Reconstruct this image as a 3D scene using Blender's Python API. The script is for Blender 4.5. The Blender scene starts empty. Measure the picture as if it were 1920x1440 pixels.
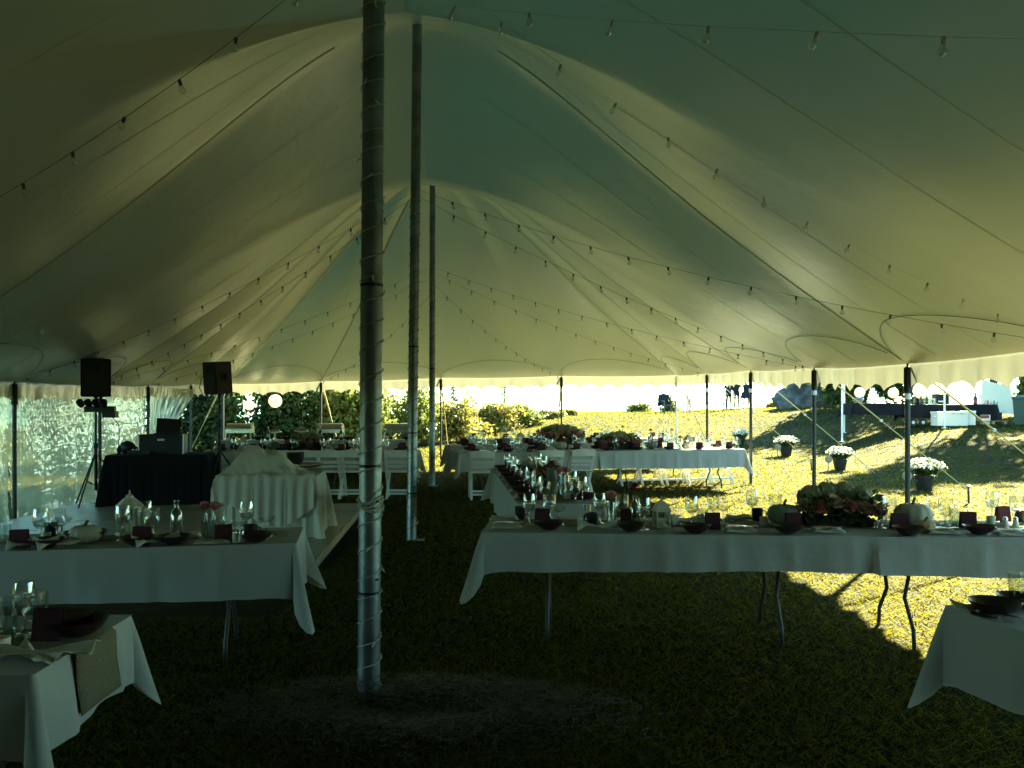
import bpy, bmesh, math, random
import numpy as np
from mathutils import Vector, Matrix, Euler

random.seed(7)
RNG = np.random.default_rng(7)
PI = math.pi
scene = bpy.context.scene
COL = scene.collection

# ---------------------------------------------------------------- camera
CAM_H = 1.6
FPX, HOR = 1598.0, 755.0          # focal length and horizon row for a 1920 x 1440 frame
cam_data = bpy.data.cameras.new('camera')
cam = bpy.data.objects.new('camera', cam_data)
COL.objects.link(cam)
cam.location = (0, 0, CAM_H)
cam.rotation_euler = (PI / 2, 0, 0)
cam_data.sensor_width = 36.0
cam_data.lens = 36.0 * FPX / 1920.0
cam_data.shift_y = (HOR - 720.0) / 1920.0
cam_data.clip_start = 0.05
cam_data.clip_end = 9000.0
scene.camera = cam

# ---------------------------------------------------------------- world, sun, exposure
SUN_DIR = Vector((1.20, 1.85, 1.0)).normalized()       # towards the sun
SUN_EL = math.asin(SUN_DIR.z)
SUN_AZ = math.atan2(SUN_DIR.x, SUN_DIR.y)
world = bpy.data.worlds.new('World')
scene.world = world
world.use_nodes = True
wn = world.node_tree.nodes
wl = world.node_tree.links
bg = wn['Background']
sky = wn.new('ShaderNodeTexSky')
sky.sky_type = 'NISHITA'
sky.sun_disc = False
sky.sun_elevation = SUN_EL
sky.sun_rotation = SUN_AZ
sky.altitude = 0
sky.air_density = 1.0
sky.dust_density = 0.5
sky.ozone_density = 3.0
tint = wn.new('ShaderNodeMix')
tint.data_type = 'RGBA'
tint.blend_type = 'MULTIPLY'
tint.inputs[0].default_value = 1.0
tint.inputs[7].default_value = (0.64, 1.0, 0.90, 1)
wl.new(sky.outputs[0], tint.inputs[6])
wl.new(tint.outputs[2], bg.inputs['Color'])
bg.inputs['Strength'].default_value = 0.05

sun_data = bpy.data.lights.new('sun', 'SUN')
sun_data.energy = 5.0
sun_data.angle = math.radians(0.5)
sun_data.color = (1.0, 0.94, 0.55)
sun = bpy.data.objects.new('sun', sun_data)
COL.objects.link(sun)
sun.location = (40, 60, 40)
sun.rotation_euler = (-SUN_DIR).to_track_quat('-Z', 'Y').to_euler()

scene.view_settings.view_transform = 'Standard'
scene.view_settings.look = 'None'
scene.view_settings.gamma = 1.0
scene.view_settings.use_curve_mapping = False
scene.view_settings.exposure = 4.25
scene.render.engine = 'CYCLES'
cy = scene.cycles
cy.max_bounces = 9
cy.diffuse_bounces = 5
cy.glossy_bounces = 3
cy.transmission_bounces = 6
cy.transparent_max_bounces = 24
cy.caustics_reflective = False
cy.caustics_refractive = False
cy.sample_clamp_indirect = 6.0
cy.use_denoising = True
try:
    cy.denoiser = 'OPENIMAGEDENOISE'
    cy.denoising_input_passes = 'RGB_ALBEDO_NORMAL'
except Exception:
    pass

# ---------------------------------------------------------------- materials
MATS = {}


def mat(name, col, rough=0.6, metal=0.0, var=0.0, vscale=8.0, bump=0.0, bscale=40.0, spec=0.3, trans=None, col2=None, detail=4.0):
    """Principled material; colour varies by noise between col and col2 (or a darker col)."""
    if name in MATS:
        return MATS[name]
    m = bpy.data.materials.new(name)
    m.use_nodes = True
    nt = m.node_tree
    p = nt.nodes['Principled BSDF']
    p.inputs['Base Color'].default_value = (*col, 1)
    p.inputs['Roughness'].default_value = rough
    p.inputs['Metallic'].default_value = metal
    p.inputs['Specular IOR Level'].default_value = spec
    tc = nt.nodes.new('ShaderNodeTexCoord')
    if var > 0 or col2:
        n = nt.nodes.new('ShaderNodeTexNoise')
        n.inputs['Scale'].default_value = vscale
        n.inputs['Detail'].default_value = detail
        nt.links.new(tc.outputs['Object'], n.inputs['Vector'])
        r = nt.nodes.new('ShaderNodeValToRGB')
        c2 = col2 or tuple(c * (1 - var) for c in col)
        r.color_ramp.elements[0].position = 0.35
        r.color_ramp.elements[1].position = 0.65
        r.color_ramp.elements[0].color = (*c2, 1)
        r.color_ramp.elements[1].color = (*col, 1)
        nt.links.new(n.outputs['Fac'], r.inputs['Fac'])
        nt.links.new(r.outputs['Color'], p.inputs['Base Color'])
    if bump > 0:
        n2 = nt.nodes.new('ShaderNodeTexNoise')
        n2.inputs['Scale'].default_value = bscale
        n2.inputs['Detail'].default_value = 3
        nt.links.new(tc.outputs['Object'], n2.inputs['Vector'])
        b = nt.nodes.new('ShaderNodeBump')
        b.inputs['Strength'].default_value = bump
        b.inputs['Distance'].default_value = 0.02
        nt.links.new(n2.outputs['Fac'], b.inputs['Height'])
        nt.links.new(b.outputs['Normal'], p.inputs['Normal'])
    if trans:
        t = nt.nodes.new('ShaderNodeBsdfTranslucent')
        t.inputs['Color'].default_value = (*trans[0], 1)
        mx = nt.nodes.new('ShaderNodeMixShader')
        mx.inputs[0].default_value = trans[1]
        out = nt.nodes['Material Output']
        nt.links.new(p.outputs[0], mx.inputs[1])
        nt.links.new(t.outputs[0], mx.inputs[2])
        nt.links.new(mx.outputs[0], out.inputs['Surface'])
    MATS[name] = m
    return m


def glass_mat(name, tintc=(0.93, 0.96, 0.95), rough=0.02, refl=0.14, bump=0.0, bscale=20.0, haze=0.0, hazecol=(0.8, 0.8, 0.75)):
    """Thin-walled clear material: transparent with a fresnel reflection, optional cloudy film."""
    if name in MATS:
        return MATS[name]
    m = bpy.data.materials.new(name)
    m.use_nodes = True
    nt = m.node_tree
    nt.nodes.remove(nt.nodes['Principled BSDF'])
    out = nt.nodes['Material Output']
    tr = nt.nodes.new('ShaderNodeBsdfTransparent')
    tr.inputs['Color'].default_value = (*tintc, 1)
    gl = nt.nodes.new('ShaderNodeBsdfGlossy')
    gl.inputs['Roughness'].default_value = rough
    lw = nt.nodes.new('ShaderNodeLayerWeight')
    lw.inputs['Blend'].default_value = 0.35
    mp = nt.nodes.new('ShaderNodeMapRange')
    mp.inputs['To Min'].default_value = refl
    mp.inputs['To Max'].default_value = 0.75
    nt.links.new(lw.outputs['Facing'], mp.inputs['Value'])
    mx = nt.nodes.new('ShaderNodeMixShader')
    nt.links.new(mp.outputs[0], mx.inputs[0])
    nt.links.new(tr.outputs[0], mx.inputs[1])
    nt.links.new(gl.outputs[0], mx.inputs[2])
    last = mx
    tc = nt.nodes.new('ShaderNodeTexCoord')
    if haze > 0:
        df = nt.nodes.new('ShaderNodeBsdfTranslucent')
        df.inputs['Color'].default_value = (*hazecol, 1)
        nz = nt.nodes.new('ShaderNodeTexNoise')
        nz.inputs['Scale'].default_value = 3.0
        nz.inputs['Detail'].default_value = 5
        nt.links.new(tc.outputs['Object'], nz.inputs['Vector'])
        mr = nt.nodes.new('ShaderNodeMapRange')
        mr.inputs['From Min'].default_value = 0.3
        mr.inputs['From Max'].default_value = 0.75
        mr.inputs['To Min'].default_value = haze * 0.45
        mr.inputs['To Max'].default_value = haze
        nt.links.new(nz.outputs['Fac'], mr.inputs['Value'])
        m2 = nt.nodes.new('ShaderNodeMixShader')
        nt.links.new(mr.outputs[0], m2.inputs[0])
        nt.links.new(mx.outputs[0], m2.inputs[1])
        nt.links.new(df.outputs[0], m2.inputs[2])
        last = m2
    if bump > 0:
        n2 = nt.nodes.new('ShaderNodeTexNoise')
        n2.inputs['Scale'].default_value = bscale
        n2.inputs['Detail'].default_value = 2
        n2.inputs['Distortion'].default_value = 1.2
        mpg = nt.nodes.new('ShaderNodeMapping')
        mpg.inputs['Scale'].default_value = (1, 0.5, 2.4)
        nt.links.new(tc.outputs['Object'], mpg.inputs['Vector'])
        nt.links.new(mpg.outputs[0], n2.inputs['Vector'])
        b = nt.nodes.new('ShaderNodeBump')
        b.inputs['Strength'].default_value = bump
        b.inputs['Distance'].default_value = 0.05
        nt.links.new(n2.outputs['Fac'], b.inputs['Height'])
        for nd in (gl, lw):
            nt.links.new(b.outputs['Normal'], nd.inputs['Normal'])
    nt.links.new(last.outputs[0], out.inputs['Surface'])
    MATS[name] = m
    return m


def leaf_mat(name, ca, cb, trans=0.35, tcol=None, rough=0.5):
    """Leaves and blades: colour differs from piece to piece, light shines through."""
    if name in MATS:
        return MATS[name]
    m = bpy.data.materials.new(name)
    m.use_nodes = True
    nt = m.node_tree
    p = nt.nodes['Principled BSDF']
    p.inputs['Roughness'].default_value = rough
    p.inputs['Specular IOR Level'].default_value = 0.25
    g = nt.nodes.new('ShaderNodeNewGeometry')
    tc = nt.nodes.new('ShaderNodeTexCoord')
    n = nt.nodes.new('ShaderNodeTexNoise')
    n.inputs['Scale'].default_value = 0.7
    n.inputs['Detail'].default_value = 3
    nt.links.new(tc.outputs['Object'], n.inputs['Vector'])
    a = nt.nodes.new('ShaderNodeMath')
    a.operation = 'MULTIPLY_ADD'
    nt.links.new(g.outputs['Random Per Island'], a.inputs[0])
    a.inputs[1].default_value = 0.7
    nt.links.new(n.outputs['Fac'], a.inputs[2])
    a2 = nt.nodes.new('ShaderNodeMath')
    a2.operation = 'SUBTRACT'
    nt.links.new(a.outputs[0], a2.inputs[0])
    a2.inputs[1].default_value = 0.35
    r = nt.nodes.new('ShaderNodeValToRGB')
    r.color_ramp.elements[0].color = (*ca, 1)
    r.color_ramp.elements[1].color = (*cb, 1)
    nt.links.new(a2.outputs[0], r.inputs['Fac'])
    nt.links.new(r.outputs['Color'], p.inputs['Base Color'])
    t = nt.nodes.new('ShaderNodeBsdfTranslucent')
    if tcol:
        t.inputs['Color'].default_value = (*tcol, 1)
    else:
        nt.links.new(r.outputs['Color'], t.inputs['Color'])
    mx = nt.nodes.new('ShaderNodeMixShader')
    mx.inputs[0].default_value = trans
    nt.links.new(p.outputs[0], mx.inputs[1])
    nt.links.new(t.outputs[0], mx.inputs[2])
    nt.links.new(mx.outputs[0], nt.nodes['Material Output'].inputs['Surface'])
    MATS[name] = m
    return m


# ---------------------------------------------------------------- mesh helpers
class MB:
    """Collects vertices and faces; build() links them as one mesh object."""

    def __init__(self):
        self.v, self.f = [], []

    def add(self, vs, fs):
        o = len(self.v)
        self.v.extend([tuple(p) for p in vs])
        self.f.extend([tuple(i + o for i in f) for f in fs])
        return self

    def box(self, c, s, rot=None):
        hx, hy, hz = s[0] / 2, s[1] / 2, s[2] / 2
        vs = [Vector((x, y, z)) for x in (-hx, hx) for y in (-hy, hy) for z in (-hz, hz)]
        if rot is not None:
            e = Euler(rot).to_matrix()
            vs = [e @ v for v in vs]
        vs = [v + Vector(c) for v in vs]
        return self.add(vs, [(0, 1, 3, 2), (4, 6, 7, 5), (0, 4, 5, 1), (2, 3, 7, 6), (0, 2, 6, 4), (1, 5, 7, 3)])

    def bar(self, a, b, w, h=None, up=(0, 0, 1)):
        """Rectangular bar from a to b."""
        a, b = Vector(a), Vector(b)
        h = w if h is None else h
        d = (b - a).normalized()
        u = Vector(up)
        if abs(d.dot(u)) > 0.98:
            u = Vector((0, 1, 0))
        s = d.cross(u).normalized()
        u = s.cross(d).normalized()
        vs = []
        for p in (a, b):
            for i, j in ((-1, -1), (1, -1), (1, 1), (-1, 1)):
                vs.append(p + s * (i * w / 2) + u * (j * h / 2))
        return self.add(vs, [(3, 2, 1, 0), (4, 5, 6, 7), (0, 1, 5, 4), (1, 2, 6, 5), (2, 3, 7, 6), (3, 0, 4, 7)])

    def tube(self, pts, r, n=8, caps=True):
        pts = [Vector(p) for p in pts]
        rs = r if isinstance(r, (list, tuple)) else [r] * len(pts)
        rings = []
        prev = None
        for i, p in enumerate(pts):
            d = (pts[min(i + 1, len(pts) - 1)] - pts[max(i - 1, 0)])
            d = d.normalized() if d.length > 1e-9 else Vector((0, 0, 1))
            if prev is None:
                u = Vector((0, 0, 1)) if abs(d.z) < 0.9 else Vector((1, 0, 0))
                s = d.cross(u).normalized()
            else:
                s = (prev - d * prev.dot(d))
                s = s.normalized() if s.length > 1e-6 else d.orthogonal().normalized()
            prev = s
            t = d.cross(s)
            rings.append([p + (s * math.cos(2 * PI * k / n) + t * math.sin(2 * PI * k / n)) * rs[i] for k in range(n)])
        vs = [v for ring in rings for v in ring]
        fs = []
        for i in range(len(pts) - 1):
            for k in range(n):
                k2 = (k + 1) % n
                fs.append((i * n + k, i * n + k2, (i + 1) * n + k2, (i + 1) * n + k))
        if caps:
            fs.append(tuple(reversed(range(n))))
            fs.append(tuple(range((len(pts) - 1) * n, len(pts) * n)))
        return self.add(vs, fs)

    def lathe(self, prof, n=16, c=(0, 0, 0), sx=1.0, sy=1.0):
        """Profile of (radius, z) turned round the z axis."""
        vs, fs = [], []
        for r, z in prof:
            for k in range(n):
                a = 2 * PI * k / n
                vs.append((c[0] + r * math.cos(a) * sx, c[1] + r * math.sin(a) * sy, c[2] + z))
        for i in range(len(prof) - 1):
            for k in range(n):
                k2 = (k + 1) % n
                fs.append((i * n + k, i * n + k2, (i + 1) * n + k2, (i + 1) * n + k))
        if prof[0][0] > 1e-4:
            fs.append(tuple(reversed(range(n))))
        if prof[-1][0] > 1e-4:
            fs.append(tuple(range((len(prof) - 1) * n, len(prof) * n)))
        return self.add(vs, fs)

    def shell(self, prof, n=16, c=(0, 0, 0)):
        """Open lathe without end caps."""
        k0 = len(self.f)
        self.lathe(prof, n, c)
        self.f = [f for i, f in enumerate(self.f) if i < k0 or len(f) == 4]
        return self

    def grid(self, P):
        """P: array (rows, cols, 3)."""
        P = np.asarray(P)
        r, c = P.shape[:2]
        vs = P.reshape(-1, 3).tolist()
        fs = [(i * c + j, i * c + j + 1, (i + 1) * c + j + 1, (i + 1) * c + j) for i in range(r - 1) for j in range(c - 1)]
        return self.add(vs, fs)

    def ico(self, c, r, sub=2, squash=(1, 1, 1), rough=0.0, seed=0):
        bm = bmesh.new()
        bmesh.ops.create_icosphere(bm, subdivisions=sub, radius=1.0)
        rg = random.Random(seed)
        vs = []
        for v in bm.verts:
            k = 1 + rough * (rg.random() - 0.5)
            vs.append((c[0] + v.co.x * r * squash[0] * k, c[1] + v.co.y * r * squash[1] * k, c[2] + v.co.z * r * squash[2] * k))
        fs = [tuple(v.index for v in f.verts) for f in bm.faces]
        bm.free()
        return self.add(vs, fs)

    def mesh(self, name):
        me = bpy.data.meshes.new(name)
        me.from_pydata(self.v, [], self.f)
        return me

    def build(self, name, material, parent=None, smooth=False, loc=None, fix=True):
        me = self.mesh(name)
        if fix:
            bm = bmesh.new()
            bm.from_mesh(me)
            bmesh.ops.recalc_face_normals(bm, faces=bm.faces)
            bm.to_mesh(me)
            bm.free()
        if smooth:
            me.polygons.foreach_set('use_smooth', [True] * len(me.polygons))
            if smooth == 'auto':
                me.set_sharp_from_angle(angle=math.radians(40))
        o = bpy.data.objects.new(name, me)
        if material:
            me.materials.append(material)
        COL.objects.link(o)
        if parent:
            o.parent = parent
        if loc is not None:
            o.location = loc
        return o


def np_mesh(name, V, F, material, parent=None, smooth=False):
    """Mesh from numpy arrays: V (n,3), F (m,k)."""
    me = bpy.data.meshes.new(name)
    k = F.shape[1]
    me.vertices.add(len(V))
    me.vertices.foreach_set('co', V.astype(np.float32).ravel())
    me.loops.add(F.size)
    me.loops.foreach_set('vertex_index', F.astype(np.int32).ravel())
    me.polygons.add(len(F))
    me.polygons.foreach_set('loop_start', np.arange(0, F.size, k, dtype=np.int32))
    me.polygons.foreach_set('loop_total', np.full(len(F), k, dtype=np.int32))
    if smooth:
        me.polygons.foreach_set('use_smooth', np.ones(len(F), dtype=bool))
    me.update(calc_edges=True)
    me.materials.append(material)
    o = bpy.data.objects.new(name, me)
    COL.objects.link(o)
    if parent:
        o.parent = parent
    return o


def tag(o, label=None, cat=None, group=None, kind=None):
    if label:
        o['label'] = label
    if cat:
        o['category'] = cat
    if group:
        o['group'] = group
    if kind:
        o['kind'] = kind
    return o


def empty(name, loc, label=None, cat=None, group=None, rz=0.0):
    o = bpy.data.objects.new(name, None)
    COL.objects.link(o)
    o.location = loc
    o.rotation_euler = (0, 0, rz)
    o.empty_display_size = 0.1
    return tag(o, label, cat, group)


def copy_tree(o, parent=None):
    kids = list(o.children)
    c = o.copy()
    COL.objects.link(c)
    c.parent = parent
    for ch in kids:
        copy_tree(ch, c)
    return c


def place(proto, used, loc, rz=0.0, scale=1.0, label=None, group=None):
    """First use moves the prototype, later uses copy it with its parts."""
    if proto.name not in used:
        used[proto.name] = True
        o = proto
    else:
        o = copy_tree(proto)
    o.location = loc
    o.rotation_euler = (0, 0, rz)
    if not isinstance(scale, (tuple, list)):
        scale = (scale,) * 3
    o.scale = scale
    if label:
        o['label'] = label
    if group:
        o['group'] = group
    return o


def sstep(a, b, x):
    t = np.clip((np.asarray(x, dtype=float) - a) / (b - a), 0, 1)
    return t * t * (3 - 2 * t)


def G(px, py, z=0.0):
    """World point at height z that the photograph's pixel sees."""
    d = FPX * (CAM_H - z) / (py - HOR)
    return ((px - 960.0) / FPX * d, d, z)


def Q(px, d, py=None, z=None):
    """World point at depth d under a pixel column (and row)."""
    x = (px - 960.0) / FPX * d
    return (x, d, CAM_H + (HOR - py) / FPX * d if py is not None else (z or 0.0))


# ---------------------------------------------------------------- terrain
def ground_z(x, y):
    x = np.asarray(x, dtype=float)
    y = np.asarray(y, dtype=float)
    z = -0.05 * np.clip(-x - 4.0, 0, 6) * (1 - sstep(20, 40, y))
    crest = 0.22 + 0.82 * sstep(-6, 4, x)
    z = z + crest * sstep(21, 48, y)
    z = z + 0.75 * sstep(8.5, 14, x) * sstep(10, 27, y) * (1 - 0.75 * sstep(33, 50, y))
    z = z + 1.0 * sstep(18, 45, x)
    drop = sstep(52, 120, y)
    z = z * (1 - drop) - 14.0 * drop
    z = z + 0.02 * np.sin(x * 1.7 + 0.6 * y) * np.cos(y * 1.3)
    flat = (1 - sstep(5, 8, np.abs(x))) * (1 - sstep(20, 24, y))
    z = z - 0.02 * np.sin(x * 1.7 + 0.6 * y) * np.cos(y * 1.3) * flat
    return z


def gz(x, y):
    return float(ground_z(x, y))

# ================================================================ GROUND, ADDED WATER PLANE
def ground_material():
    m = bpy.data.materials.new('lawn_soil')
    m.use_nodes = True
    nt = m.node_tree
    p = nt.nodes['Principled BSDF']
    p.inputs['Roughness'].default_value = 0.9
    p.inputs['Specular IOR Level'].default_value = 0.02
    tc = nt.nodes.new('ShaderNodeTexCoord')
    n = nt.nodes.new('ShaderNodeTexNoise')
    n.inputs['Scale'].default_value = 0.35
    n.inputs['Detail'].default_value = 8
    n.inputs['Roughness'].default_value = 0.7
    nt.links.new(tc.outputs['Object'], n.inputs['Vector'])
    r = nt.nodes.new('ShaderNodeValToRGB')
    e = r.color_ramp.elements
    e[0].position = 0.38
    e[0].color = (0.010, 0.016, 0.007, 1)
    e[1].position = 0.58
    e[1].color = (0.034, 0.032, 0.013, 1)
    e2 = e.new(0.72)
    e2.color = (0.055, 0.047, 0.020, 1)
    n2 = nt.nodes.new('ShaderNodeTexNoise')
    n2.inputs['Scale'].default_value = 9
    n2.inputs['Detail'].default_value = 6
    nt.links.new(tc.outputs['Object'], n2.inputs['Vector'])
    a = nt.nodes.new('ShaderNodeMath')
    a.operation = 'MULTIPLY_ADD'
    a.inputs[1].default_value = 0.35
    nt.links.new(n2.outputs['Fac'], a.inputs[0])
    s = nt.nodes.new('ShaderNodeMath')
    s.operation = 'SUBTRACT'
    s.inputs[1].default_value = 0.16
    nt.links.new(n.outputs['Fac'], a.inputs[2])
    nt.links.new(a.outputs[0], s.inputs[0])
    nt.links.new(s.outputs[0], r.inputs['Fac'])
    nt.links.new(r.outputs['Color'], p.inputs['Base Color'])
    n3 = nt.nodes.new('ShaderNodeTexNoise')
    n3.inputs['Scale'].default_value = 45
    n3.inputs['Detail'].default_value = 4
    nt.links.new(tc.outputs['Object'], n3.inputs['Vector'])
    b = nt.nodes.new('ShaderNodeBump')
    b.inputs['Strength'].default_value = 0.9
    b.inputs['Distance'].default_value = 0.04
    nt.links.new(n3.outputs['Fac'], b.inputs['Height'])
    nt.links.new(b.outputs['Normal'], p.inputs['Normal'])
    return m


xs = np.concatenate([np.linspace(-3000, -60, 14)[:-1], np.linspace(-60, 60, 241), np.linspace(60, 3000, 14)[1:]])
ys = np.concatenate([np.linspace(-3000, -20, 14)[:-1], np.linspace(-20, 130, 301), np.linspace(130, 420, 8)[1:]])
X, Y = np.meshgrid(xs, ys)
Z = ground_z(X, Y)
V = np.stack([X, Y, Z], -1).reshape(-1, 3)
nc = len(xs)
idx = np.arange(len(V)).reshape(len(ys), nc)
F = np.stack([idx[:-1, :-1], idx[:-1, 1:], idx[1:, 1:], idx[1:, :-1]], -1).reshape(-1, 4)
ground = np_mesh('ground', V, F, ground_material(), smooth=True)
tag(ground, 'dry sunlit lawn rising to a low hill', kind='structure')

m_reflect_water = mat('sky_reflecting_water', (0.05, 0.08, 0.09), rough=0.12, spec=0.6, bump=0.25, bscale=0.25)
w = MB().add([(-9000, 118, -13.0), (9000, 118, -13.0), (9000, 8500, -13.0), (-9000, 8500, -13.0)], [(0, 1, 2, 3)]).build('water', m_reflect_water)  # added plane: reflects the sky to keep the strip behind the crest bright
tag(w, 'added water plane reflecting bright sky below the hill crest', kind='structure')


# grass blades: one scattered mass, thicker and smaller near the tent
def grass_blades():
    n = 330000
    d = 3.0 * np.exp(RNG.random(n) * math.log(52 / 3.0))
    ang = (RNG.random(n) - 0.47) * 1.50
    x = d * np.tan(np.clip(ang, -0.75, 0.80))
    y = d
    keep = ~((x > -6.9) & (x < -1.75) & (y > 6.3) & (y < 13.3)) & (x < 32)
    x, y, d = x[keep], y[keep], d[keep]
    n = len(x)
    z = ground_z(x, y)
    h = (0.016 + 0.022 * RNG.random(n)) * (0.75 + d * 0.035)
    wd = 0.0035 * (0.8 + d * 0.16)
    a = RNG.random(n) * 2 * PI
    lean = h * (1.0 + 1.8 * RNG.random(n))
    la = RNG.random(n) * 2 * PI
    cx, sx = np.cos(a) * wd, np.sin(a) * wd
    A = np.stack([x - cx, y - sx, z - 0.004], -1)
    B = np.stack([x + cx, y + sx, z - 0.004], -1)
    C = np.stack([x + np.cos(la) * lean, y + np.sin(la) * lean, z + h], -1)
    V = np.stack([A, B, C], 1).reshape(-1, 3)
    F = np.arange(3 * n).reshape(-1, 3)
    m = leaf_mat('grass_blade', (0.012, 0.022, 0.008), (0.050, 0.048, 0.016), trans=0.6, tcol=(0.150, 0.132, 0.012), rough=0.95)
    m.node_tree.nodes['Principled BSDF'].inputs['Specular IOR Level'].default_value = 0.03
    o = np_mesh('grass', V, F, m)
    tag(o, 'short dry grass covering the lawn', 'grass', kind='stuff')


grass_blades()

# ================================================================ TENT
CENTRE = [(-0.35, -1.2), (-0.75, 4.73), (-1.10, 9.9), (-1.52, 16.3)]
PEAK, SADDLE = 6.0, 4.95
# eave points: x, y, height, ridge parameter
EAVE = [
    (5.05, -7.0, 2.10, 0), (5.00, -4.8, 2.10, 0), (4.98, -2.0, 2.10, 0), (4.95, 1.0, 2.10, .5), (4.90, 4.1, 2.10, 1), (4.85, 7.2, 2.10, 1.5),
    (4.78, 10.3, 2.07, 2), (4.75, 13.4, 2.15, 2.5), (4.68, 16.7, 2.23, 3), (4.60, 20.1, 2.29, 3), (4.55, 23.6, 2.36, 3),
    (1.37, 23.6, 2.34, 3), (-1.97, 23.6, 2.29, 3), (-5.29, 23.6, 2.19, 3), (-8.00, 23.6, 2.12, 3),
    (-7.80, 20.7, 2.05, 3), (-7.60, 17.8, 1.97, 3), (-7.35, 15.2, 1.94, 3), (-7.15, 12.25, 1.91, 2.5), (-7.00, 9.5, 1.92, 2),
    (-6.85, 6.6, 1.94, 1.5), (-6.70, 3.7, 1.96, 1), (-6.50, 0.6, 2.0, .5), (-6.30, -2.4, 2.05, 0), (-6.20, -4.8, 2.1, 0), (-6.10, -7.0, 2.1, 0),
    (-3.2, -7.0, 2.1, 0), (-0.4, -7.0, 2.1, 0), (2.4, -7.0, 2.1, 0)]
NE = len(EAVE)


def ridge_xy(a):
    i = min(int(a), 2)
    f = a - i
    return (CENTRE[i][0] * (1 - f) + CENTRE[i + 1][0] * f, CENTRE[i][1] * (1 - f) + CENTRE[i + 1][1] * f)


def eave_at(s):
    """Eave point at running index s (pole to pole), with the edge drawn in between poles."""
    i = int(math.floor(s)) % NE
    f = s - math.floor(s)
    p, q = EAVE[i], EAVE[(i + 1) % NE]
    a = p[3] * (1 - f) + q[3] * f
    x, y = p[0] * (1 - f) + q[0] * f, p[1] * (1 - f) + q[1] * f
    rx, ry = ridge_xy(a)
    L = math.hypot(rx - x, ry - y)
    k = 0.10 * math.sin(PI * f) / L
    z = p[2] * (1 - f) + q[2] * f - 0.03 * math.sin(PI * f)
    return x + (rx - x) * k, y + (ry - y) * k, z, a, f


def canopy_point(s, w):
    x, y, ze, a, f = eave_at(s)
    rx, ry = ridge_xy(a)
    hip = (a <= 0.001 or a >= 2.999)
    u = abs(a - round(a)) * 2
    eps = 0.22 * max(0.0, 1 - w / 0.35)
    b = 1.0 if hip else max(0.0, 1 - (math.sqrt(u * u + eps * eps) - eps) / (math.sqrt(1 + eps * eps) - eps))
    gp = 1 - w + 1.1 * w * (1 - w) ** 4
    gs = 1 - w + 0.75 * w * (1 - w) ** 2
    z = ze + (PEAK - ze) * gp * b + (SADDLE - ze) * gs * (1 - b)
    if hip:
        sag = math.sin(PI * f) * w * (1 - w)
        z -= 0.28 * sag
    else:
        z -= 0.10 * math.sin(PI * f) ** 2 * w * (1 - w) * 2
    return Vector((rx + (x - rx) * w, ry + (y - ry) * w, z))


def fabric_material(name, base, trans_col, trans_fac):
    m = bpy.data.materials.new(name)
    m.use_nodes = True
    nt = m.node_tree
    p = nt.nodes['Principled BSDF']
    p.inputs['Roughness'].default_value = 0.40
    p.inputs['Specular IOR Level'].default_value = 1.0
    p.inputs['Coat Weight'].default_value = 1.0
    p.inputs['Coat Roughness'].default_value = 0.35
    p.inputs['Coat IOR'].default_value = 2.0
    tc = nt.nodes.new('ShaderNodeTexCoord')
    n = nt.nodes.new('ShaderNodeTexNoise')
    n.inputs['Scale'].default_value = 1.3
    n.inputs['Detail'].default_value = 6
    nt.links.new(tc.outputs['Object'], n.inputs['Vector'])
    r = nt.nodes.new('ShaderNodeValToRGB')
    r.color_ramp.elements[0].color = (*[c * 0.86 for c in base], 1)
    r.color_ramp.elements[1].color = (*base, 1)
    nt.links.new(n.outputs['Fac'], r.inputs['Fac'])
    nt.links.new(r.outputs['Color'], p.inputs['Base Color'])
    n2 = nt.nodes.new('ShaderNodeTexNoise')
    n2.inputs['Scale'].default_value = 2.2
    n2.inputs['Detail'].default_value = 5
    n2.inputs['Distortion'].default_value = 0.6
    nt.links.new(tc.outputs['Object'], n2.inputs['Vector'])
    b = nt.nodes.new('ShaderNodeBump')
    b.inputs['Strength'].default_value = 0.20
    b.inputs['Distance'].default_value = 0.05
    n4 = nt.nodes.new('ShaderNodeTexNoise')
    n4.inputs['Scale'].default_value = 7.0
    n4.inputs['Detail'].default_value = 3
    n4.inputs['Distortion'].default_value = 1.5
    nt.links.new(tc.outputs['Object'], n4.inputs['Vector'])
    ad = nt.nodes.new('ShaderNodeMath')
    ad.operation = 'MULTIPLY_ADD'
    ad.inputs[1].default_value = 0.06
    nt.links.new(n4.outputs['Fac'], ad.inputs[0])
    nt.links.new(n2.outputs['Fac'], ad.inputs[2])
    nt.links.new(ad.outputs[0], b.inputs['Height'])
    nt.links.new(b.outputs['Normal'], p.inputs['Coat Normal'])
    nt.links.new(b.outputs['Normal'], p.inputs['Normal'])
    t = nt.nodes.new('ShaderNodeBsdfTranslucent')
    t.inputs['Color'].default_value = (*trans_col, 1)
    mx = nt.nodes.new('ShaderNodeMixShader')
    mx.inputs[0].default_value = trans_fac
    nt.links.new(p.outputs[0], mx.inputs[1])
    nt.links.new(t.outputs[0], mx.inputs[2])
    nt.links.new(mx.outputs[0], nt.nodes['Material Output'].inputs['Surface'])
    return m


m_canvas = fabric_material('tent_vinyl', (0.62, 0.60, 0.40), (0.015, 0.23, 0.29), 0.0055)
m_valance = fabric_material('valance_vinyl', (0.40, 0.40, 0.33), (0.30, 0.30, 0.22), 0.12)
m_strap = mat('webbing', (0.55, 0.54, 0.46), rough=0.8, var=0.3, vscale=60, bump=0.5, bscale=90)
m_cordseam = mat('seam_cord', (0.20, 0.20, 0.17), rough=0.8)

tent = empty('tent', (-0.9, 8.0, 0), 'large white pole tent roof with scalloped valance over the tables', 'tent')


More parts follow.
